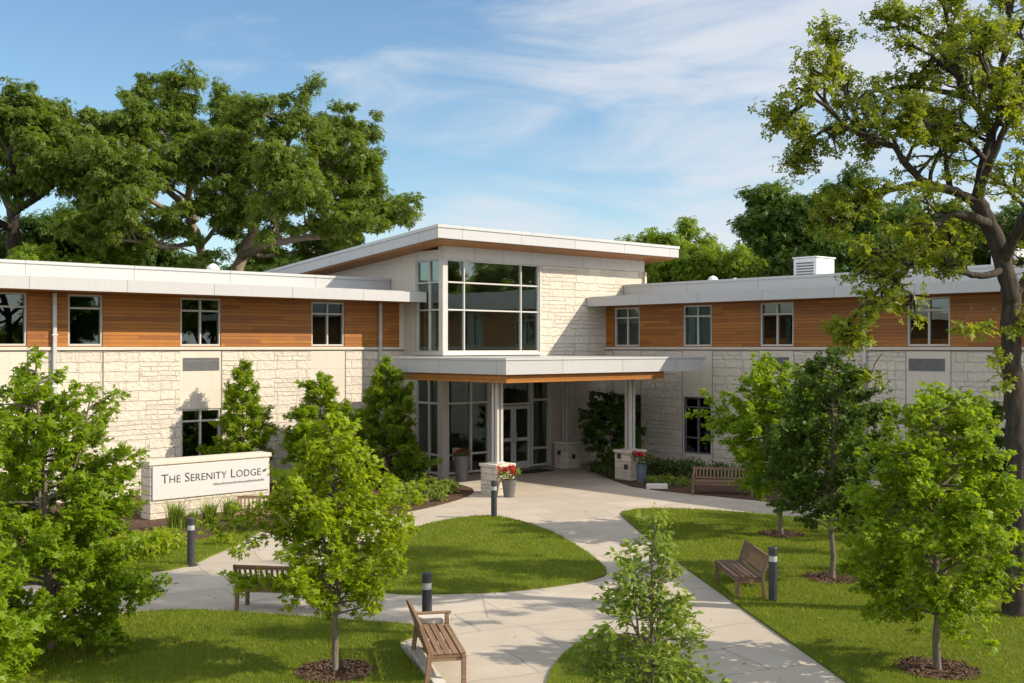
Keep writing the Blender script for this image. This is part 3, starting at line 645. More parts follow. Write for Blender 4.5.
roof_unit(on_right_roof(1010, 2.6), .8, .8, .5, 'white roof unit behind the big oak trunk, at the right edge', 'roof_unit')
def roof_vent(p, label, s=1.0):
    e = empty('roof_vent', p, 0, label, 'roof vent')
    MB().lathe([(.16*s,0),(.16*s,.3*s),(.15*s,.3*s)], n=14).build('pipe', M['white'], e, smooth=True)
    MB().lathe([(.34*s,.22*s),(.34*s,.30*s),(.22*s,.48*s),(.05*s,.56*s),(0,.565*s)], n=16).build('cowl', M['white'], e)
roof_vent(on_right_roof(713, 3.2), 'small white domed vent on the right wing roof beside the entrance block', .62)
roof_vent(on_right_roof(735, 4.0), 'low white vent on the right wing roof, between the domed vent and the large unit', .5)
t_ = (213-512)/F; a_ = C0+D2*(YL+2.2); s_ = (a_.x-t_*a_.y)/(t_*D1.y-D1.x); roof_vent(loc(s_, YL+2.2, 6.66), 'small white vent on the left wing roof in front of the oak trunks', .6)

# ------------------------------------------------------------------ sign
pa, pb = g(150, 521), Vector((-6.5, 30.12, 0)); dv = (pb-pa); LN = dv.length; SG = empty('monument_sign', pa, math.atan2(dv.y, dv.x), 'low limestone monument sign with a long white name panel by the left wing', 'sign')
MB().box(0, LN, 0, .5, 0, 1.36).build('sign_wall', M['stone_small'], SG, bevel=.015)
MB().box(-.04, LN+.04, -.04, .54, 1.362, 1.47).build('cap', M['smooth'], SG, bevel=.015)
pn = MB().box(.05, LN-.04, -.045, -.002, .50, 1.33).build('name_panel', M['signwhite'], SG, bevel=.006)
def text(body, size, x, z, parent, small=None, sx=1.0, y=-.049):
    c = bpy.data.curves.new('lettering', 'FONT'); c.body = body; c.size = size; c.extrude = .004; c.resolution_u = 3
    c.space_character = 1.02; c.offset = -.002
    if small:
        c.small_caps_scale = small
        for i, ch in enumerate(body): c.body_format[i].use_small_caps = ch.islower()
    o = bpy.data.objects.new('t', c); COL.objects.link(o); bpy.context.view_layer.update()
    me = bpy.data.meshes.new_from_object(o.evaluated_get(bpy.context.evaluated_depsgraph_get())); bpy.data.objects.remove(o)
    w = max(v.co.x for v in me.vertices)-min(v.co.x for v in me.vertices)
    ob = bpy.data.objects.new('lettering', me); COL.objects.link(ob); ob.parent = parent; me.materials.clear(); me.materials.append(M['letter'])
    ob.rotation_euler = (R(90), 0, 0); ob.location = (x, y, z); ob.scale = (sx/w, 1, 1) if sx else (1,1,1)
    return ob
text('The Serenity Lodge', .33, .27, .90, pn, .80, LN*.83)
m = MB(); rr = random.Random(3); x = LN*.50                   # the tiny second line, too small to read in the photo
while x < LN*.94:
    w = rr.choice((.012,.02,.026)); h = rr.choice((.045,.045,.06)); m.box(x, x+w*.55, -.050, -.0455, .74, .74+h); m.box(x, x+w, -.050, -.0455, .74+h*.45, .74+h*.62); x += w+.012
m.build('small_lettering', M['letter'], pn)

# ------------------------------------------------------------------ benches, bollards, planters
def make_bench(mat, label, p, rz, group='slatted garden benches', arms=True, L=1.56):
    e = empty('park_bench', p, rz, label, 'bench', group); D = .50; hw = L/2
    m = MB()                                            # bench faces local -y; back along +y
    for i in range(5): y = -D/2+.05+i*.098; m.box(-hw+.02, hw-.02, y-.04, y+.04, .395, .42)
    m.build('seat', mat, e, bevel=.006)
    m = MB(); m.box(-hw+.03, hw-.03, -D/2+.03, -D/2+.06, .31, .393); m.box(-hw+.03, hw-.03, D/2-.06, D/2-.03, .31, .393); m.box(-hw+.03, -hw+.07, -D/2+.06, D/2-.06, .31, .393); m.box(hw-.07, hw-.03, -D/2+.06, D/2-.06, .31, .393); m.build('seat_rail', mat, e)
    m = MB(); tilt = .11
    yb = lambda z: D/2-.03+(z-.42)*tilt/.32
    m.bar((-hw+.05, yb(.735), .735), (hw-.05, yb(.735), .735), .04, .07); m.bar((-hw+.05, yb(.47), .47), (hw-.05, yb(.47), .47), .035, .05)
    n = 16
    for i in range(n):
        x = -hw+.1+i*(L-.2)/(n-1); m.bar((x, yb(.47), .47), (x, yb(.73), .73), .042, .016, 0, (0,1,0))
    m.build('backrest', mat, e, bevel=.004)
    for s in (-1, 1):
        ar = arms is True or arms == s
        m = MB(); m.box(s*(hw-.03)-.03, s*(hw-.03)+.03, -D/2+.01, -D/2+.07, 0, .393 if not ar else .56); m.build('leg', mat, e, bevel=.006)
        m = MB(); m.bar((s*(hw-.03), D/2+.02, 0), (s*(hw-.03), D/2-.03, .42), .06, .06, 0, (0,1,0)); m.bar((s*(hw-.03), D/2-.03, .42), (s*(hw-.03), yb(.77), .77), .058, .05, 0, (0,1,0)); m.build('leg', mat, e, bevel=.006)
        if ar: m = MB(); m.box(s*(hw-.03)-.035, s*(hw-.03)+.035, -D/2-.02, D/2+.01, .562, .592); m.build('armrest', mat, e, bevel=.008)
    return e
def rot_for(dirx, diry): return math.atan2(diry, dirx)+math.pi/2      # local -y faces (dirx,diry)
make_bench(M['teak_lt'], 'golden brown slatted bench on the pale pad in front of a bollard', Vector((-.97,15.0,0)), rot_for(.98,.2), arms=1)
make_bench(M['teak'], 'dark bench seen from behind, beside the front left lawn', g(284,612)+Vector((0,.2,0)), rot_for(.14,1), arms=False)
make_bench(M['teak_lt'], 'reddish slatted bench in front of the sign bed, half hidden by the young maple', Vector((-5.72,26.4,0)), rot_for(.1,-1), arms=False)
make_bench(M['teak'], 'grey brown bench beside a bollard at the edge of the right lawn', Vector((3.98,19.75,0)), rot_for(-1,-.05), arms=False)
make_bench(M['teak'], 'weathered bench against the shrub bed below the right wing', Vector((6.12,32.6,0)), rot_for(-.25,-1), arms=True, L=1.75)
def bollard(p, label):
    e = empty('bollard_light', p, 0, label, 'bollard', 'bollard lights along the paths')
    MB().lathe([(.14,0),(.14,.012),(.075,.014),(.075,.70),(0,.70)], n=20).build('post', M['bollard'], e)
    MB().lathe([(.068,.701),(.068,.80)], n=20).build('lens', M['lens'], e, smooth=True)
    MB().lathe([(.0,.801),(.077,.801),(.077,.93),(.07,.94),(0,.942)], n=20).build('cap', M['bollard'], e)
bollard(Vector(((427-512)/F*16.7,16.7,0)), 'dark bollard light behind the golden brown bench')
bollard(g(494,518), 'dark bollard light at the top of the island lawn, before the entrance pier')
bollard(g(773,603), 'dark bollard light on the right lawn beside the grey brown bench')
bollard(Vector(((191-512)/F*22.1,22.1,0)), 'dark bollard light on the grass strip in front of the sign')
e = empty('side_table', Vector((-1.12,16.0,0)), .3, 'low pale stone side table at the far end of the golden brown bench', 'table')
MB().lathe([(0,.40),(.22,.40),(.235,.42),(.235,.465),(.22,.48),(0,.48)], n=24).build('table_top', M['concrete'], e); MB().lathe([(.15,0),(.15,.03),(.06,.06),(.05,.38),(.12,.398),(0,.399)], n=16).build('pedestal', M['bollard'], e)

# ------------------------------------------------------------------ leaves and trees
TPL = {
 'simple': (np.array([[0,0,0],[.42,.27,.07],[1,0,-.05],[.42,-.27,.07]]), np.array([[0,1,2,3]])),
}
def _maple():
    V = []; Fq = []
    for a, l in ((0,1.0),(R(52),.8),(-R(52),.8),(R(105),.48),(-R(105),.48)):
        c, s = math.cos(a), math.sin(a)
        b = len(V)
        for u, v, w in ((0,0,0),(.5,.21,.05),(1,0,-.10),(.5,-.21,.05)): u *= l; V.append((u*c-v*s, u*s+v*c, w))
        Fq.append((b, b+1, b+2, b+3))
    return np.array(V), np.array(Fq)
TPL['maple'] = _maple()
def _tuft(n, seed):
    r = np.random.default_rng(seed); V = []; Fq = []
    for i in range(n):
        a = 2*math.pi*i/n+r.uniform(-.4,.4); l = r.uniform(.6,1.0); t = r.uniform(-.5,.5); c, s = math.cos(a), math.sin(a); b = len(V)
        for u, v, w in ((.04,0,0),(.5,.2,.06),(1,0,-.06),(.5,-.2,.06)): u *= l; w = w+u*t; V.append((u*c-v*s, u*s+v*c, w))
        Fq.append((b, b+1, b+2, b+3))
    return np.array(V), np.array(Fq)
TPL['tuft'] = _tuft(6, 1); TPL['tuft5'] = _tuft(5, 2); TPL['blade'] = (np.array([[0,.02,0],[.6,.02,.0],[1,0,-.12],[.6,-.02,0],[0,-.02,0]])[[0,1,2,3]]*np.array([1,1,1]), np.array([[0,1,2,3]]))
def leaf_mesh(name, P, Nr, D, Sz, tpl, mat, parent):
    T_, Fq = TPL[tpl]; n = len(P)
    Nr = Nr/np.linalg.norm(Nr, axis=1)[:,None]; D = D-(D*Nr).sum(1)[:,None]*Nr; D = D/(np.linalg.norm(D, axis=1)[:,None]+1e-9); Q = np.cross(Nr, D)
    V = P[:,None,:]+Sz[:,None,None]*(T_[None,:,0,None]*D[:,None,:]+T_[None,:,1,None]*Q[:,None,:]+T_[None,:,2,None]*Nr[:,None,:])
    FF = (np.arange(n)[:,None,None]*len(T_)+Fq[None]).reshape(-1, 4)
    return np_mesh(name, V.reshape(-1,3), FF, mat, parent)
class Tree:
    def __init__(s, seed): s.r = np.random.default_rng(seed); s.tubes = []; s.P = []; s.N = []; s.D = []; s.S = []
    def unit(s): v = s.r.normal(size=3); return v/np.linalg.norm(v)
    def path(s, p, d, L, n=6, wig=.18, up=.0):
        p = np.array(p, float); d = np.array(d, float); d /= np.linalg.norm(d); out = [p.copy()]
        for i in range(n):
            d = d+s.r.normal(0, wig, 3)+np.array([0,0,up]); d /= np.linalg.norm(d); p = p+d*L/n; out.append(p.copy())
        return np.array(out)
    def tube(s, pts, r0, r1, k=6): s.tubes.append((np.asarray(pts, float), np.linspace(r0, r1, len(pts)) if np.isscalar(r0) else np.asarray(r0), k))
    def at(s, pts, t):
        f = t*(len(pts)-1); i = min(int(f), len(pts)-2); w = f-i; return pts[i]*(1-w)+pts[i+1]*w, (pts[i+1]-pts[i])/(np.linalg.norm(pts[i+1]-pts[i])+1e-9)
    def puff(s, c, rad, n, size, flat=.7, shell=.5, up=.6):
        v = s.r.normal(size=(n,3)); v /= np.linalg.norm(v, axis=1)[:,None]; q = rad*(s.r.random(n)**shell)[:,None]
        s.P.append(np.asarray(c)+v*q*np.array([1,1,flat])); s.N.append(v*.6+np.array([0,0,up])+s.r.normal(0,.45,(n,3))); s.D.append(v+s.r.normal(0,.6,(n,3))+np.array([0,0,-.25])); s.S.append(size*s.r.uniform(.65,1.25,n))
    def along(s, pts, t0, t1, n, spread, size, up=.7, droop=-.25):
        for t in s.r.uniform(t0, t1, n):
            p, d = s.at(pts, t); s.P.append((p+s.r.normal(0, spread, 3))[None]); s.N.append((np.array([0,0,up])+s.r.normal(0,.45,3))[None]); s.D.append((d+s.r.normal(0,.7,3)+np.array([0,0,droop]))[None]); s.S.append(np.array([size*s.r.uniform(.6,1.25)]))
    def build(s, e, bark, leaf, tpl, crown='crown', trunk='trunk', minr=0.0):
        V = []; Fq = []; b = 0
        for pts, rad, k in s.tubes:
            n = len(pts); t = np.gradient(pts, axis=0); t /= np.linalg.norm(t, axis=1)[:,None]+1e-9
            ref = np.array([0,0,1.]) if abs(t[0,2]) < .8 else np.array([1.,0,0])
            a = np.cross(t, ref); a /= np.linalg.norm(a, axis=1)[:,None]+1e-9; c = np.cross(t, a); th = np.arange(k)/k*2*np.pi
            rng_ = pts[:,None]+np.maximum(rad, minr)[:,None,None]*(np.cos(th)[None,:,None]*a[:,None]+np.sin(th)[None,:,None]*c[:,None])
            V.append(rng_.reshape(-1,3)); i = np.arange(n-1)[:,None]*k; j = np.arange(k)[None]; j2 = (j+1)%k
            Fq.append(np.stack([b+i+j, b+i+j2, b+i+k+j2, b+i+k+j], -1).reshape(-1,4)); b += n*k
        o = np_mesh(trunk, np.concatenate(V), np.concatenate(Fq), bark, e); o.data.polygons.foreach_set('use_smooth', [True]*len(o.data.polygons))
        leaf_mesh(crown, np.concatenate(s.P), np.concatenate(s.N), np.concatenate(s.D), np.concatenate(s.S), tpl, leaf, e)
        return e

def young_tree(name, p, h, rad, clear, leaf, seed, label, cat='tree', group=None, nb=34, dens=1.0, size=.11, tpl='maple', shape='oval', tr=.04, stems=1, bark='bark_young', lean=(0,0)):
    t = Tree(seed); r = t.r; e = empty(name, p, 0, label, cat, group)
    def env(z):
        q = (z-clear)/(h-clear)
        if shape == 'egg': return rad*max(.05, max(0,1-q)**.62)*min(1, .62+q*2.2)
        if shape == 'drop': return rad*(.38+.62*q/.32 if q < .32 else max(.05, ((1-min(q,1))/.68)**.8))
        if shape == 'cone': return rad*max(0.05, (1-q)**.75)*min(1, .55+q*3)
        if shape == 'round': return rad*max(.05, math.sin(math.pi*min(1, max(0, q*.92+.06)))**.6)
        return rad*max(.05, math.sin(math.pi*min(1, (q*.86+.13)))**.75*(1.12-.35*q))
    for sI in range(stems):
        a0 = r.uniform(0,6.28); spread = 0 if stems == 1 else rad*.28
        top = np.array([math.cos(a0)*spread+lean[0], math.sin(a0)*spread+lean[1], h*(.97 if sI == 0 else r.uniform(.72,.92))])
        n = 9; tr_pts = np.array([[top[0]*(i/n)**1.2, top[1]*(i/n)**1.2, top[2]*i/n] for i in range(n+1)])+np.concatenate([r.normal(0,.018,(n+1,2)), np.zeros((n+1,1))], 1); tr_pts[0] = (0,0,-.03)
        t.tube(tr_pts, np.linspace(1,.12,n+1)*tr*(1 if sI == 0 else .7)+.006, 0, 8) if False else t.tubes.append((tr_pts, np.linspace(1,.1,n+1)*tr*(1 if sI == 0 else .7)+.005, 8))
        m = nb//stems+1
        for i in range(m):
            z = clear+(h*.97-clear)*((i+.5)/m)**.95*(top[2]/h); tt = z/top[2]; q, _ = t.at(tr_pts, min(tt, .995)); a = i*2.39996+r.uniform(-.5,.5)+sI
            R_ = env(z)*r.uniform(.72,1.12); rise = r.uniform(.15,.75)*(.6+.8*(z-clear)/(h-clear)); L = R_*math.sqrt(1+rise*rise*.3); z0 = max(clear*.75, z-.35*R_*rise)
            q, _ = t.at(tr_pts, min(z0/top[2], .99))
            b = t.path(q, (math.cos(a), math.sin(a), rise), L, 6, .12, -.04); t.tubes.append((b, np.linspace(.016,.004,7)*min(1.6, rad), 5))
            k = max(2, int(L*4.2*1.3))
            t.along(b, .45, 1.0, int(10*dens*L/.9)+3, .06, size)
            for j in range(k):
                u = .25+.75*(j+r.random())/k; qq, d = t.at(b, u); d2 = d+t.unit()*.9+np.array([0,0,.15]); tl = R_*r.uniform(.22,.45)+.06
                tw = t.path(qq, d2, tl, 3, .2, -.05); t.tubes.append((tw, np.linspace(.006,.002,4), 3))
                t.along(tw, .15, 1.05, int(11*dens*(tl/.35)+4), .045, size)
        t.puff(tr_pts[-1]+np.array([0,0,.02]), .12, int(14*dens), size, 1.2)
    return t.build(e, M[bark], M[leaf], tpl)

def big_tree(name, p, mains, seed, label, leaf, bark='bark', cat='tree', group=None, r0=.4, sub=7, subl=.5, twig=5, pr=.6, pn=26, size=.4, tpl='tuft', flat=.65, wig=.16, t0=.3, up=.02, extra=None, endbias=1.0):
    t = Tree(seed); r = t.r; e = empty(name, p, 0, label, cat, group)
    for pts, ra, rb in mains:
        P = np.array(pts, float)
        if len(P) > 2:                                   # resample smoothly
            k = np.linspace(0, len(P)-1, (len(P)-1)*5+1); out = []
            for f in k:
                i = min(int(f), len(P)-2); w = f-i; p0, p1, p2, p3 = P[max(i-1,0)], P[i], P[i+1], P[min(i+2,len(P)-1)]
                out.append(.5*((2*p1)+(p2-p0)*w+(2*p0-5*p1+4*p2-p3)*w*w+(3*p1-p0-3*p2+p3)*w**3))
            P = np.array(out)
        P[1:-1] += r.normal(0, ra*.10, (len(P)-2, 3)); t.tubes.append((P, ra+(rb-ra)*np.linspace(0,1,len(P))**.8, 9))
        if rb > .13: continue                            # a bare trunk piece
        L = np.linalg.norm(np.diff(P, axis=0), axis=1).sum(); ns = max(3, int(sub*L/5))
        for i in range(ns):
            u = t0+(1-t0)*((i+.6)/ns); q, d = t.at(P, min(u,.99)); side = t.unit(); side[2] = abs(side[2])*.5; d2 = d*.7*endbias+side*1.0
            l = L*subl*r.uniform(.55,1.1)*(1.1-.5*u); b = t.path(q, d2, l, 6, wig, up); rr0 = max(.03, (ra+(rb-ra)*u)*.5); t.tubes.append((b, np.linspace(rr0,.012,7), 6))
            for j in range(twig):
                v = .3+.7*(j+r.random())/twig; q2, dd = t.at(b, min(v,.99)); tw = t.path(q2, dd*.6+t.unit(), l*r.uniform(.22,.4)+.2, 4, .25, .03); t.tubes.append((tw, np.linspace(.022,.006,5), 4))
                t.puff(tw[-1], pr*r.uniform(.6,1.15), pn, size, flat); t.puff(tw[-2], pr*.6, pn//3, size, flat)
            t.puff(b[-1], pr*r.uniform(.7,1.1), pn, size, flat)
        t.puff(P[-1], pr, pn, size, flat)
    if extra: extra(t)
    return t.build(e, M[bark], M[leaf], tpl)

def P3(pxx, pyy, Y, base):                               # limb point from the picture at depth Y, relative to a base
    return ((pxx-512)/F*Y-base[0], Y-base[1], H-(pyy-HZ)/F*Y-base[2])
# --- the two big oaks behind the left wing
b1 = Vector(((206-512)/F*52, 52, -.03)); q = lambda a, b, dy=0: P3(a, 268-(268-b)*.92, 52+dy, b1)
big_tree('oak_tree', b1, [
  ([(0,0,0), q(206,300), q(203,262), q(196,232)], .30, .20),
  ([q(196,232), q(188,205), q(190,170,-2), q(192,130,-2), q(186,98,-2)], .25, .05),
  ([q(198,236), q(176,228,2), q(140,222,3), q(112,214,4), q(92,190,4)], .22, .05),
  ([q(190,205), q(165,180,-4), q(140,150,-5), q(118,125,-5)], .18, .05),
  ([q(190,180), q(212,150,2), q(222,110,3), q(228,95,3)], .18, .05),
  ([q(192,160), q(160,120,4), q(150,90,5)], .2, .05),
  ([q(196,215), q(150,195,-6), q(110,165,-7)], .16, .05), ([q(198,240), q(170,245,-5), q(130,238,-6), q(100,240,-6)], .14, .05), ([q(200,245), q(215,225,-4), q(222,200,-5)], .14, .05), ([q(194,200), q(215,170,-4), q(218,140,-4)], .14, .05),
  ], 11, 'many limbed pale oak behind the left wing, left of the widest oak', 'leaf_oak', 'bark_pale', group='big oaks behind the left wing', sub=8, subl=.36, twig=6, pr=.55, pn=46, size=.165, flat=.62)
b2 = Vector(((236-512)/F*50, 50, -.03)); q = lambda a, b, dy=0: P3(a, 268-(268-b)*.92, 50+dy, b2)
big_tree('oak_tree', b2, [
  ([(0,0,0), q(236,300), q(240,262), q(252,230)], .34, .22),
  ([q(252,230), q(258,205), q(262,180,-2), q(282,160,-3), q(288,120,-3), q(280,103,-3)], .24, .05),
  ([q(256,215), q(282,200,2), q(315,188,3), q(345,172,3), q(362,172,3)], .22, .05),
  ([q(242,256), q(268,242,-2), q(305,236,-3), q(350,230,-3), q(385,218,-3)], .22, .05),
  ([q(252,225), q(236,190,2), q(238,150,3), q(246,110,3)], .2, .05),
  ([q(262,185), q(300,165,4), q(330,140,4), q(338,125,4)], .2, .05),
  ([q(290,196,2), q(320,160,-1), q(352,150,-1)], .14, .05), ([q(246,245), q(262,255,4), q(300,250,5), q(335,248,5)], .14, .05), ([q(256,215), q(270,190,-5), q(290,175,-6)], .14, .05), ([q(300,195,2), q(340,195,5), q(372,205,6)], .12, .05),
  ], 12, 'widest oak, its long low limb reaching towards the entrance roof', 'leaf_oak', 'bark_pale', group='big oaks behind the left wing', sub=8, subl=.35, twig=6, pr=.55, pn=46, size=.165, flat=.62)
b3 = Vector(((14-512)/F*50, 50, -.03)); q = lambda a, b, dy=0: P3(a, 268-(268-b)*.92, 50+dy, b3)
big_tree('oak_tree', b3, [
  ([(0,0,0), q(14,300), q(13,240), q(14,215)], .40, .28),
  ([q(14,215), q(22,180), q(34,140), q(48,105)], .24, .05), ([q(14,215), q(2,180,2), q(-10,140,2), q(-8,100,2)], .24, .05),
  ([q(16,205), q(46,185,-3), q(68,165,-3)], .2, .05), ([q(12,225), q(-30,205,-3), q(-60,190,-3)], .2, .05), ([q(20,185), q(10,150,-4), q(20,105,-4)], .18, .05), ([q(24,175), q(50,140,3), q(60,125,3)], .18, .05)
  ], 13, 'tall oak with thin upright trunk at the left edge, behind the wing', 'leaf_oak', 'bark', group='big oaks behind the left wing', sub=11, subl=.37, twig=6, pr=.58, pn=46, size=.165, flat=.65)
# --- background trees
def round_mains(h, w, seed, n=7):
    r = random.Random(seed); ms = [([(0,0,0),(r.uniform(-.2,.2),0,h*.16),(r.uniform(-.3,.3),r.uniform(-.3,.3),h*.32)], h*.028, h*.02)]; ms[0] = (ms[0][0], h*.028, max(.14, h*.02))
    for i in range(n):
        a = i*2.4+r.uniform(-.3,.3); f = r.uniform(.55,1); z = h*r.uniform(.55,.93) if i else h*.95; k = w*f*(1-.55*max(0,(z/h-.6))) if i else .2
        ms.append(([(0,0,h*r.uniform(.14,.32)), (math.cos(a)*k*.45, math.sin(a)*k*.45, h*.3+z*.28), (math.cos(a)*k, math.sin(a)*k, z*.92)], h*.014, .05))
    return ms
def place(src, p, s, rz, label, group=None):
    c = copy_tree(src); c.location = p; c.scale = (s,s,s); c.rotation_euler = (0,0,rz); c['label'] = label
    if group: c['group'] = group
    return c
GB = 'woodland trees behind the buildings'
tA = big_tree('woodland_tree', Vector(((838-512)/F*58,58,-.03)), round_mains(13.2, 4.4, 5, 10), 21, 'dark dense tree rising behind the large white roof unit', 'leaf_dark', group=GB, sub=9, subl=.42, twig=6, pr=.75, pn=62, size=.20, flat=.7)
tB = big_tree('woodland_tree', Vector(((690-512)/F*66,66,-.03)), round_mains(9.8, 4.0, 6, 8), 22, 'mid green tree just right of the entrance roof tip', 'leaf_mid', group=GB, sub=8, subl=.42, twig=5, pr=.7, pn=56, size=.19, flat=.75)
tC = big_tree('woodland_tree', Vector(((92-512)/F*46.5,46.5,-.03)), round_mains(8.9, 3.4, 8, 8), 23, 'lighter low tree in front of the oaks, rising above the left wing roof', 'leaf_mid', group=GB, sub=8, subl=.42, twig=5, pr=.6, pn=50, size=.18, flat=.75)
tB.scale = (1.1,)*3
at = lambda pxx, Y: Vector(((pxx-512)/F*Y, Y, -.03))
place(tB, at(655,70), 1.22, 1.2, 'tree whose crown pokes out above the tip of the entrance roof', GB)
place(tB, at(728,64), 1.04, 2.5, 'lower pale green tree behind the domed roof vent', GB)
place(tB, at(762,70), 1.12, 4.0, 'small pale tree at the left foot of the dark dense tree', GB)
place(tC, at(772,60), .85, 1.9, 'pale low tree in the gap left of the large white roof unit', GB)
place(tA, at(905,64), .95, 2.0, 'dark tree behind the right wing, seen through the big foreground oak', GB)
place(tA, at(985,60), .85, 3.3, 'dark tree behind the right wing near the right edge, seen past the big oak trunk', GB)
place(tA, at(1075,58), .9, .6, 'dark tree behind the right wing at the very right edge', GB)
place(tA, at(150,66), .86, 1.1, 'dark tree deep behind the oak with many pale limbs', GB)
place(tA, at(55,64), .92, 2.9, 'dark tree deep behind the tall oak at the left edge', GB)
place(tA, at(260,68), .80, 4.4, 'dark tree deep behind the widest oak', GB)
place(tA, at(-20,58), .85, 5.3, 'dark tree at the very left edge behind the left wing', GB)
place(tC, at(300,58), .82, 2.0, 'light green tree under the long low limb of the widest oak', GB)
place(tC, at(345,62), .80, 3.7, 'light green tree just left of the rising entrance roof', GB)
place(tC, at(185,57), .95, 5.0, 'light green understorey tree between the oak trunks', GB)
for i, (x, y, s) in enumerate(((34,22,1.15),(44,36,1.25),(50,12,1.2),(38,4,1.0),(58,26,1.3))): place(tC if i % 2 else tB, Vector((x,y,-.03)), s*1.08, i*1.3, 'tree beyond the right wing, outside the picture, mirrored in the lobby glass', 'trees beyond the right wing')

# --- big foreground oak at the right
YB = 17.9; b4 = g(1017, 617)
q = lambda a, b, dy=0: P3(a, b, YB+dy, b4)
BIG = [
  ([(0,0,-.05), (0.0,0,.25), q(1019,520), q(1016,420), q(1011,350), q(1011,292)], .225, .14),
  ([q(1011,298), q(1003,262), q(990,225), q(976,200)], .145, .131),
  ([q(978,203), q(955,192,-.1), q(925,182,-.2), q(903,160,-.3), q(893,147,-.3), q(870,140,-.4), q(838,118,-.5), q(806,78,-.6)], .09, .018),
  ([q(976,200), q(983,165,.2), q(990,140,.2), q(985,118,.2), q(966,97,.2), q(958,78,.2), q(940,62,.2), q(918,48,.2)], .085, .018),
  ([q(976,200), q(992,160,-.2), q(1005,130,-.3), q(1022,88,-.3), q(1030,40,-.3)], .08, .02),
  ([q(985,120), q(1000,70,.6), q(1010,20,.8), q(1015,-15,.8)], .06, .016),
  ([q(962,92,.2), q(955,50,-.3), q(945,10,-.4), q(938,-15,-.4)], .07, .015),
  ([q(1004,268), q(985,276,-.3), q(962,272,-.5), q(948,262,-.6), q(938,245,-.7), q(925,238,-.8)], .07, .016),
  ([q(990,225), q(962,214,-.6), q(940,222,-.9), q(920,246,-1.1), q(905,272,-1.3), q(880,300,-1.4)], .09, .016),
  ([q(1011,305), q(1035,262,.3), q(1070,225,.4), q(1100,180,.4)], .085, .025),
  ([q(966,97,.2), q(935,90,.5), q(905,86,.7), q(880,92,.8)], .06, .015),
  ([q(925,182,-.2), q(890,190,-.6), q(862,205,-.8), q(840,225,-.9)], .06, .014),
  ([q(903,272,-1.3), q(868,300,-1.4), q(846,330,-1.5)], .04, .012),
  ([q(950,190,.3), q(945,150,.6), q(940,118,.8)], .06, .014),
  ([q(1010,330), q(1035,322,-.3), q(1060,330,-.4)], .06, .014),
  ([q(850,128,-.45), q(825,130,-.2), q(800,150,0), q(783,165,0)], .04, .012),
  ([q(838,118,-.5), q(815,100,-.9), q(795,112,-1.0), q(782,122,-1.0)], .035, .012),
  ([q(870,140,-.4), q(848,100,-.1), q(838,70,0), q(830,45,0)], .04, .012),
  ([q(955,70,.2), q(930,40,.9), q(905,25,1.1), q(890,20,1.1)], .05, .012),
  ([q(990,140,.2), q(1000,110,-.8), q(985,70,-1.2), q(975,40,-1.3)], .06, .014),
  ([q(985,160,.2), q(955,130,-.8), q(925,125,-1.1), q(905,128,-1.2)], .05, .012),
  ([q(1016,110,-.3), q(1060,60,-.3), q(1110,20,-.2), q(1150,-10,0)], .08, .02),
  ([q(1003,262), q(1040,200,-1), q(1110,140,-2.4), q(1180,80,-3.2)], .10, .02),
  ([q(1003,255), q(1050,180,1.2), q(1130,110,2.4), q(1210,60,3.2)], .10, .02),
]
def oak_extra(t):
    for c in (q(1004,382,-.4), q(1015,330,-.4), q(985,330,-.5), q(1000,360,-.5), q(962,330,-.9), q(870,378,-1.4), q(952,410,-.9), q(962,415,-.9)):
        c = np.array(c); t.puff(c, .22, 16, .14, .7); t.tubes.append((np.array([c+np.array([.25,.25,.35]), c+np.array([.1,.1,.2]), c]), np.array([.012,.008,.004]), 4))
big_tree('oak_tree', b4, BIG, 31, 'tall foreground oak with dark trunk and open crown at the right edge', 'leaf_canopy', 'bark', sub=16, subl=.29, twig=4, pr=.27, pn=13, size=.095, tpl='tuft5', flat=.7, t0=.22, extra=oak_extra, wig=.2)

place(bpy.data.objects['oak_tree.003'], Vector((21.5,20.5,-.03)), .95, 1.4, 'oak outside the picture on the right, throwing dappled shade on the lawn')
# --- young trees
GY = 'young trees in the lawns'
A0 = Vector((-6.5, 15.9, 0))
young_tree('maple_tree', A0, 4.3, 1.72, .2, 'leaf_maple', 141, 'large bushy multi stemmed maple in the left foreground', group=GY, nb=100, dens=3.0, size=.078, stems=4, shape='cone', tr=.06)
young_tree('maple_tree', Vector((-5.8, 11.6, 0)), 2.75, .78, .3, 'leaf_maple', 42, 'nearest maple, cut by the left edge of the picture', group=GY, nb=40, dens=2.0, size=.10, stems=2, shape='oval', tr=.04)
young_tree('maple_tree', g(335,674), 3.45, 1.2, .80, 'leaf_lime', 143, 'bright lime green young maple on the front left lawn', group=GY, nb=70, dens=3.0, size=.072, shape='drop', tr=.042)
young_tree('young_tree', Vector(((320-512)/F*33.3, 33.3, 0)), 3.55, 1.3, .5, 'leaf_maple', 44, 'yellow green tree beside the sign, behind the lime green maple', group=GY, nb=58, dens=2.6, size=.11, shape='egg', tr=.045, tpl='tuft5')
young_tree('young_tree', Vector(((243-512)/F*33.2, 33.2, 0)), 3.95, 1.12, .5, 'leaf_maple', 45, 'slender conical tree directly behind the sign', group=GY, nb=58, dens=2.6, size=.11, shape='cone', tr=.045, tpl='tuft5')
young_tree('young_tree', Vector(((387-512)/F*34.6, 34.6, 0)), 4.0, 1.4, .15, 'leaf_mid', 46, 'dense upright tree in front of the left end of the canopy', group=GY, nb=70, dens=2.9, size=.115, shape='egg', tr=.05, tpl='tuft5')
young_tree('young_tree', g(781,536), 3.95, 1.55, .95, 'leaf_maple', 47, 'light green round young tree on the right lawn, nearest the building', group=GY, nb=70, dens=2.7, size=.085, shape='round', tr=.05, lean=(.15,.1))
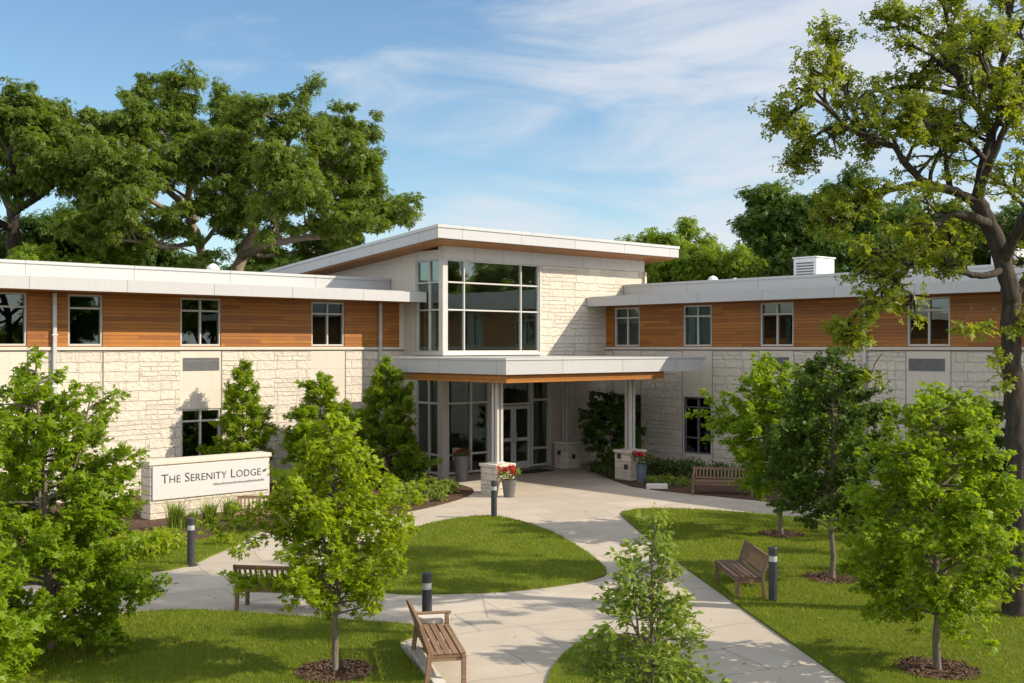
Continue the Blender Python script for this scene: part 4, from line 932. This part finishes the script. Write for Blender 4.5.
young_tree('young_tree', g(832,580), 4.32, 1.18, .95, 'leaf_dark', 48, 'dark green young tree in the middle of the three on the right lawn', group=GY, nb=70, dens=2.9, size=.08, shape='oval', tr=.05)
young_tree('maple_tree', g(938,672), 3.82, 1.22, .72, 'leaf_maple', 49, 'broad green maple on the right lawn in front of the big oak trunk', group=GY, nb=76, dens=2.9, size=.075, shape='oval', tr=.05)
young_tree('sapling', Vector((1.56, 12.9, 0)), 2.45, .90, .03, 'leaf_shrub', 50, 'open leafy sapling at the bottom centre, standing in the small front lawn', group=GY, nb=66, dens=2.0, size=.10, tpl='simple', shape='cone', tr=.022, stems=3)
young_tree('large_shrub', Vector((3.4, 38.9, 0)), 2.6, 1.0, .4, 'leaf_dark', 51, 'dark rounded large shrub behind the right canopy column', 'shrub', nb=36, dens=1.3, size=.15, shape='round', tr=.04)
young_tree('large_shrub', Vector(((998-512)/F*28, 28, 0)), 2.9, 1.3, .15, 'leaf_dark', 52, 'dark tall shrub against the right wing behind the big oak trunk', 'shrub', nb=36, dens=1.3, size=.15, shape='round', tr=.04)

# --- shrubs and bedding plants
def shrub(p, w, h, leaf, seed, label, name='shrub', size=.09, n=420, group=None, tpl='simple'):
    t = Tree(seed); e = empty(name, p, 0, label, 'shrub', group)
    for i in range(9):
        a = t.r.uniform(0,6.28); k = t.r.uniform(.2,.9)*w; b = t.path((0,0,0), (math.cos(a)*k, math.sin(a)*k, h*.9), h*.8, 4, .12); t.tubes.append((b, np.linspace(.012,.004,5), 4)); t.puff(b[-1]*np.array([1,1,.92]), w*.42, n//12, size, .8, .6)
    t.puff((0,0,h*.5), w*.9, n//3, size, h*.5/(w*.9), .35)
    return t.build(e, M['bark_young'], M[leaf], tpl, 'foliage', 'stems')
GS = 'bedding shrubs'
s1 = shrub(g(425,498), .34, .42, 'leaf_shrub', 61, 'small bright green perennial beside the entrance path, leftmost of the row', size=.1, n=300, group=GS)
for (a, b, s, lb) in ((438,496,.95,'small bright green perennial in the middle of the row by the entrance path'),(453,494,.9,'small bright green perennial at the right end of the row, nearest the pier')): place(s1, g(a,b), s, a, lb)
shrub(g(411,488), .55, .7, 'leaf_dark', 62, 'dark low shrub right of the dense upright tree, against the lobby glass', size=.11, n=600, group=GS)
place(bpy.data.objects['shrub'], g(404,503), 1.25, 1.0, 'bright green perennial at the foot of the dense upright tree', GS)
for i, (a, b, sc) in enumerate(((372,512,1.0),(388,508,1.1),(420,505,.8),(398,498,1.2),(432,489,.9),(446,489,.8),(414,496,1.0),(350,516,1.1),(440,502,.7),(330,520,1.0))):
    place(s1, g(a,b), sc, i*1.7, 'small bright green perennial filling the mulch bed left of the entrance', 'bedding perennials left of the entrance')
s3 = shrub(g(652,476), .55, .65, 'leaf_dark', 63, 'dark rounded shrub behind the slate planter below the right wing', size=.11, n=520, group=GS)
for (a, b, s, lb) in ((671,477,1.0,'dark rounded shrub left of the lower window of the right wing'),(690,479,1.15,'dark rounded shrub under the lower window of the right wing'),(716,480,.95,'dark rounded shrub behind the left end of the weathered bench'),(742,484,1.05,'dark rounded shrub behind the right end of the weathered bench'),(790,490,1.2,'dark shrub behind the light green round tree'),(850,500,1.3,'dark shrub behind the dark green young tree'),(905,508,1.3,'dark shrub between the dark tree and the broad maple'),(955,516,1.5,'dark shrub behind the broad maple'),(612,478,.85,'dark low shrub under the large shrub by the canopy column'),(596,473,.75,'dark low shrub between the two right canopy piers')): place(s3, g(a,b), s, a, lb)
s4 = shrub(g(665,486), .42, .36, 'leaf_shrub', 64, 'low mid green shrub left of the weathered bench', size=.09, n=320, group=GS)
place(s4, g(682,487), .9, 2, 'low mid green shrub touching the left arm of the weathered bench'); place(s4, g(652,484), .8, 4, 'low mid green shrub right behind the slate planter')
s5 = shrub(g(150,556), .62, .55, 'leaf_lime', 65, 'bright lime ground shrub right of the bushy maple', size=.1, n=620, group=GS)
for (a, b, s, lb) in ((128,562,1.1,'bright lime ground shrub half behind the bushy maple'),(168,549,.85,'bright lime ground shrub nearest the bollard'),(222,546,.5,'small lime shrub on the grass strip right of the sign bollard')): place(s5, g(a,b), s, a, lb)
def tuft_grass(p, h, label, seed, n=170):
    r = np.random.default_rng(seed); V = []; Fq = []
    for i in range(n):
        a = r.uniform(0,6.28); l = h*r.uniform(.6,1.1); o = r.normal(0,.07,2); out = r.uniform(.15,.6)*l; w = .011; s = np.array([-math.sin(a), math.cos(a), 0])*w; c = np.array([math.cos(a), math.sin(a), 0]); b0 = np.array([o[0], o[1], 0])
        p1 = b0+c*out*.35+np.array([0,0,l*.65]); p2 = b0+c*out+np.array([0,0,l*r.uniform(.75,1)]); k = len(V); V += [b0-s, b0+s, p1+s*.8, p1-s*.8, p2+s*.15, p2-s*.15]; Fq += [(k,k+1,k+2,k+3),(k+3,k+2,k+4,k+5)]
    o = np_mesh('ornamental_grass', np.array(V), np.array(Fq), M['leaf_shrub']); o.location = p; tag(o, label, 'ornamental grass', 'ornamental grasses before the sign'); return o
tuft_grass(g(176,531), .75, 'ornamental grass clump at the left end of the sign', 71, 260); tuft_grass(g(210,527), .72, 'ornamental grass clump in front of the middle of the sign', 72); tuft_grass(g(230,522), .68, 'ornamental grass clump at the right end of the sign by the reddish bench', 73)
tuft_grass(g(192,529), .5, 'short ornamental grass clump between the left and middle sign clumps', 74)

def planter(p, prof, mat, label, fl_h, fl_w, nred, seed, leaf='leaf_mid'):
    e = empty('planter', p, 0, label, 'planter', 'flower planters at the entrance'); top = prof[-1][1]; rt = prof[-1][0]
    MB().lathe([(0,0)]+prof+[(rt-.03,top),(rt-.035,top-.05)], n=24).build('pot', M[mat], e, smooth=False)
    MB().lathe([(rt-.034,top-.06),(0,top-.055)], n=24).build('soil', M['soil'], e)
    pl = empty('flowering_plant', p+Vector((0,0,top-.05)), 0, label.replace('planter', 'planter').split(' planter')[0]+' pot\'s red flowers and leaves', 'flowers', 'flowers in the entrance planters')
    t = Tree(seed); 
    for i in range(10): a = i*2.4; b = t.path((0,0,0), (math.cos(a)*fl_w, math.sin(a)*fl_w, fl_h), fl_h, 3, .15); t.tubes.append((b, np.linspace(.008,.003,4), 4)); t.puff(b[-1], .10, 26, .075, .8)
    t.puff((0,0,fl_h*.45), fl_w, 130, .08, .7); t.build(pl, M['bark_young'], M[leaf], 'simple', 'foliage', 'stems')
    u = Tree(seed+1)
    for i in range(nred):
        a = u.r.uniform(0,6.28); k = fl_w*u.r.uniform(.2,1.05); u.puff((math.cos(a)*k, math.sin(a)*k, fl_h*u.r.uniform(.55,1.15)), .07, 30, .06, .8, .4)
    leaf_mesh('blossoms', np.concatenate(u.P), np.concatenate(u.N), np.concatenate(u.D), np.concatenate(u.S), 'simple', M['petal_red'], pl)
planter(g(461.5,481), [(.17,0),(.22,.35),(.245,.65),(.24,.80),(.255,.82)], 'pot', 'tall dark grey planter in front of the lobby glass', .26, .25, 5, 81, 'leaf_dark')
planter(g(509,497), [(.15,0),(.185,.28),(.215,.47),(.225,.5)], 'pot', 'short grey brown planter at the front canopy pier', .40, .30, 20, 83, 'leaf_mid')
planter(g(641.5,483), [(.14,0),(.165,.3),(.185,.58),(.195,.61)], 'pot_blue', 'slate blue planter at the right canopy pier', .40, .32, 13, 85, 'leaf_dark')
c = loc(3.35, -.75, 0); dm = MB().box(-.75, .75, -.4, .4, .004, .02).build('door_mat', M['mat']); dm.location = c; dm.rotation_euler = (0,0,RZ); tag(dm, 'black rubber mat lying outside the glazed double doors', 'mat')
cb = MB().box(-.32, .32, -.14, .14, 0, .16).build('stone_block', M['concrete'], bevel=.02); cb.location = g(657,489); cb.rotation_euler = (0,0,-.1); tag(cb, 'low pale concrete block at the edge of the bed right of the slate planter', 'block')

# fallen leaves lying on the lawns and the paving
r_ = np.random.default_rng(91); n = 420; y = r_.uniform(13.5, 30, n); x = r_.uniform(-.46, .46, n)*y
P = np.stack([x, y, np.full(n, .075)], 1); lawn_hit = np.zeros(n, bool)
for nm, Q in LAWNS.items(): lawn_hit |= in_poly(Q, x, y)
P[~lawn_hit, 2] = .008; keep = lawn_hit | (r_.random(n) < .35); P = P[keep]; n = len(P)
fl = leaf_mesh('fallen_leaves', P, np.array([0,0,1.])+r_.normal(0,.18,(n,3)), r_.normal(0,1,(n,3)), r_.uniform(.035,.075,n), 'simple', mat_leaf('dry_leaf', (0.14,0.09,0.03), (0.30,0.22,0.06), 0.2), None)
tag(fl, 'dry fallen leaves scattered over lawn and paving', 'leaves', kind='stuff')
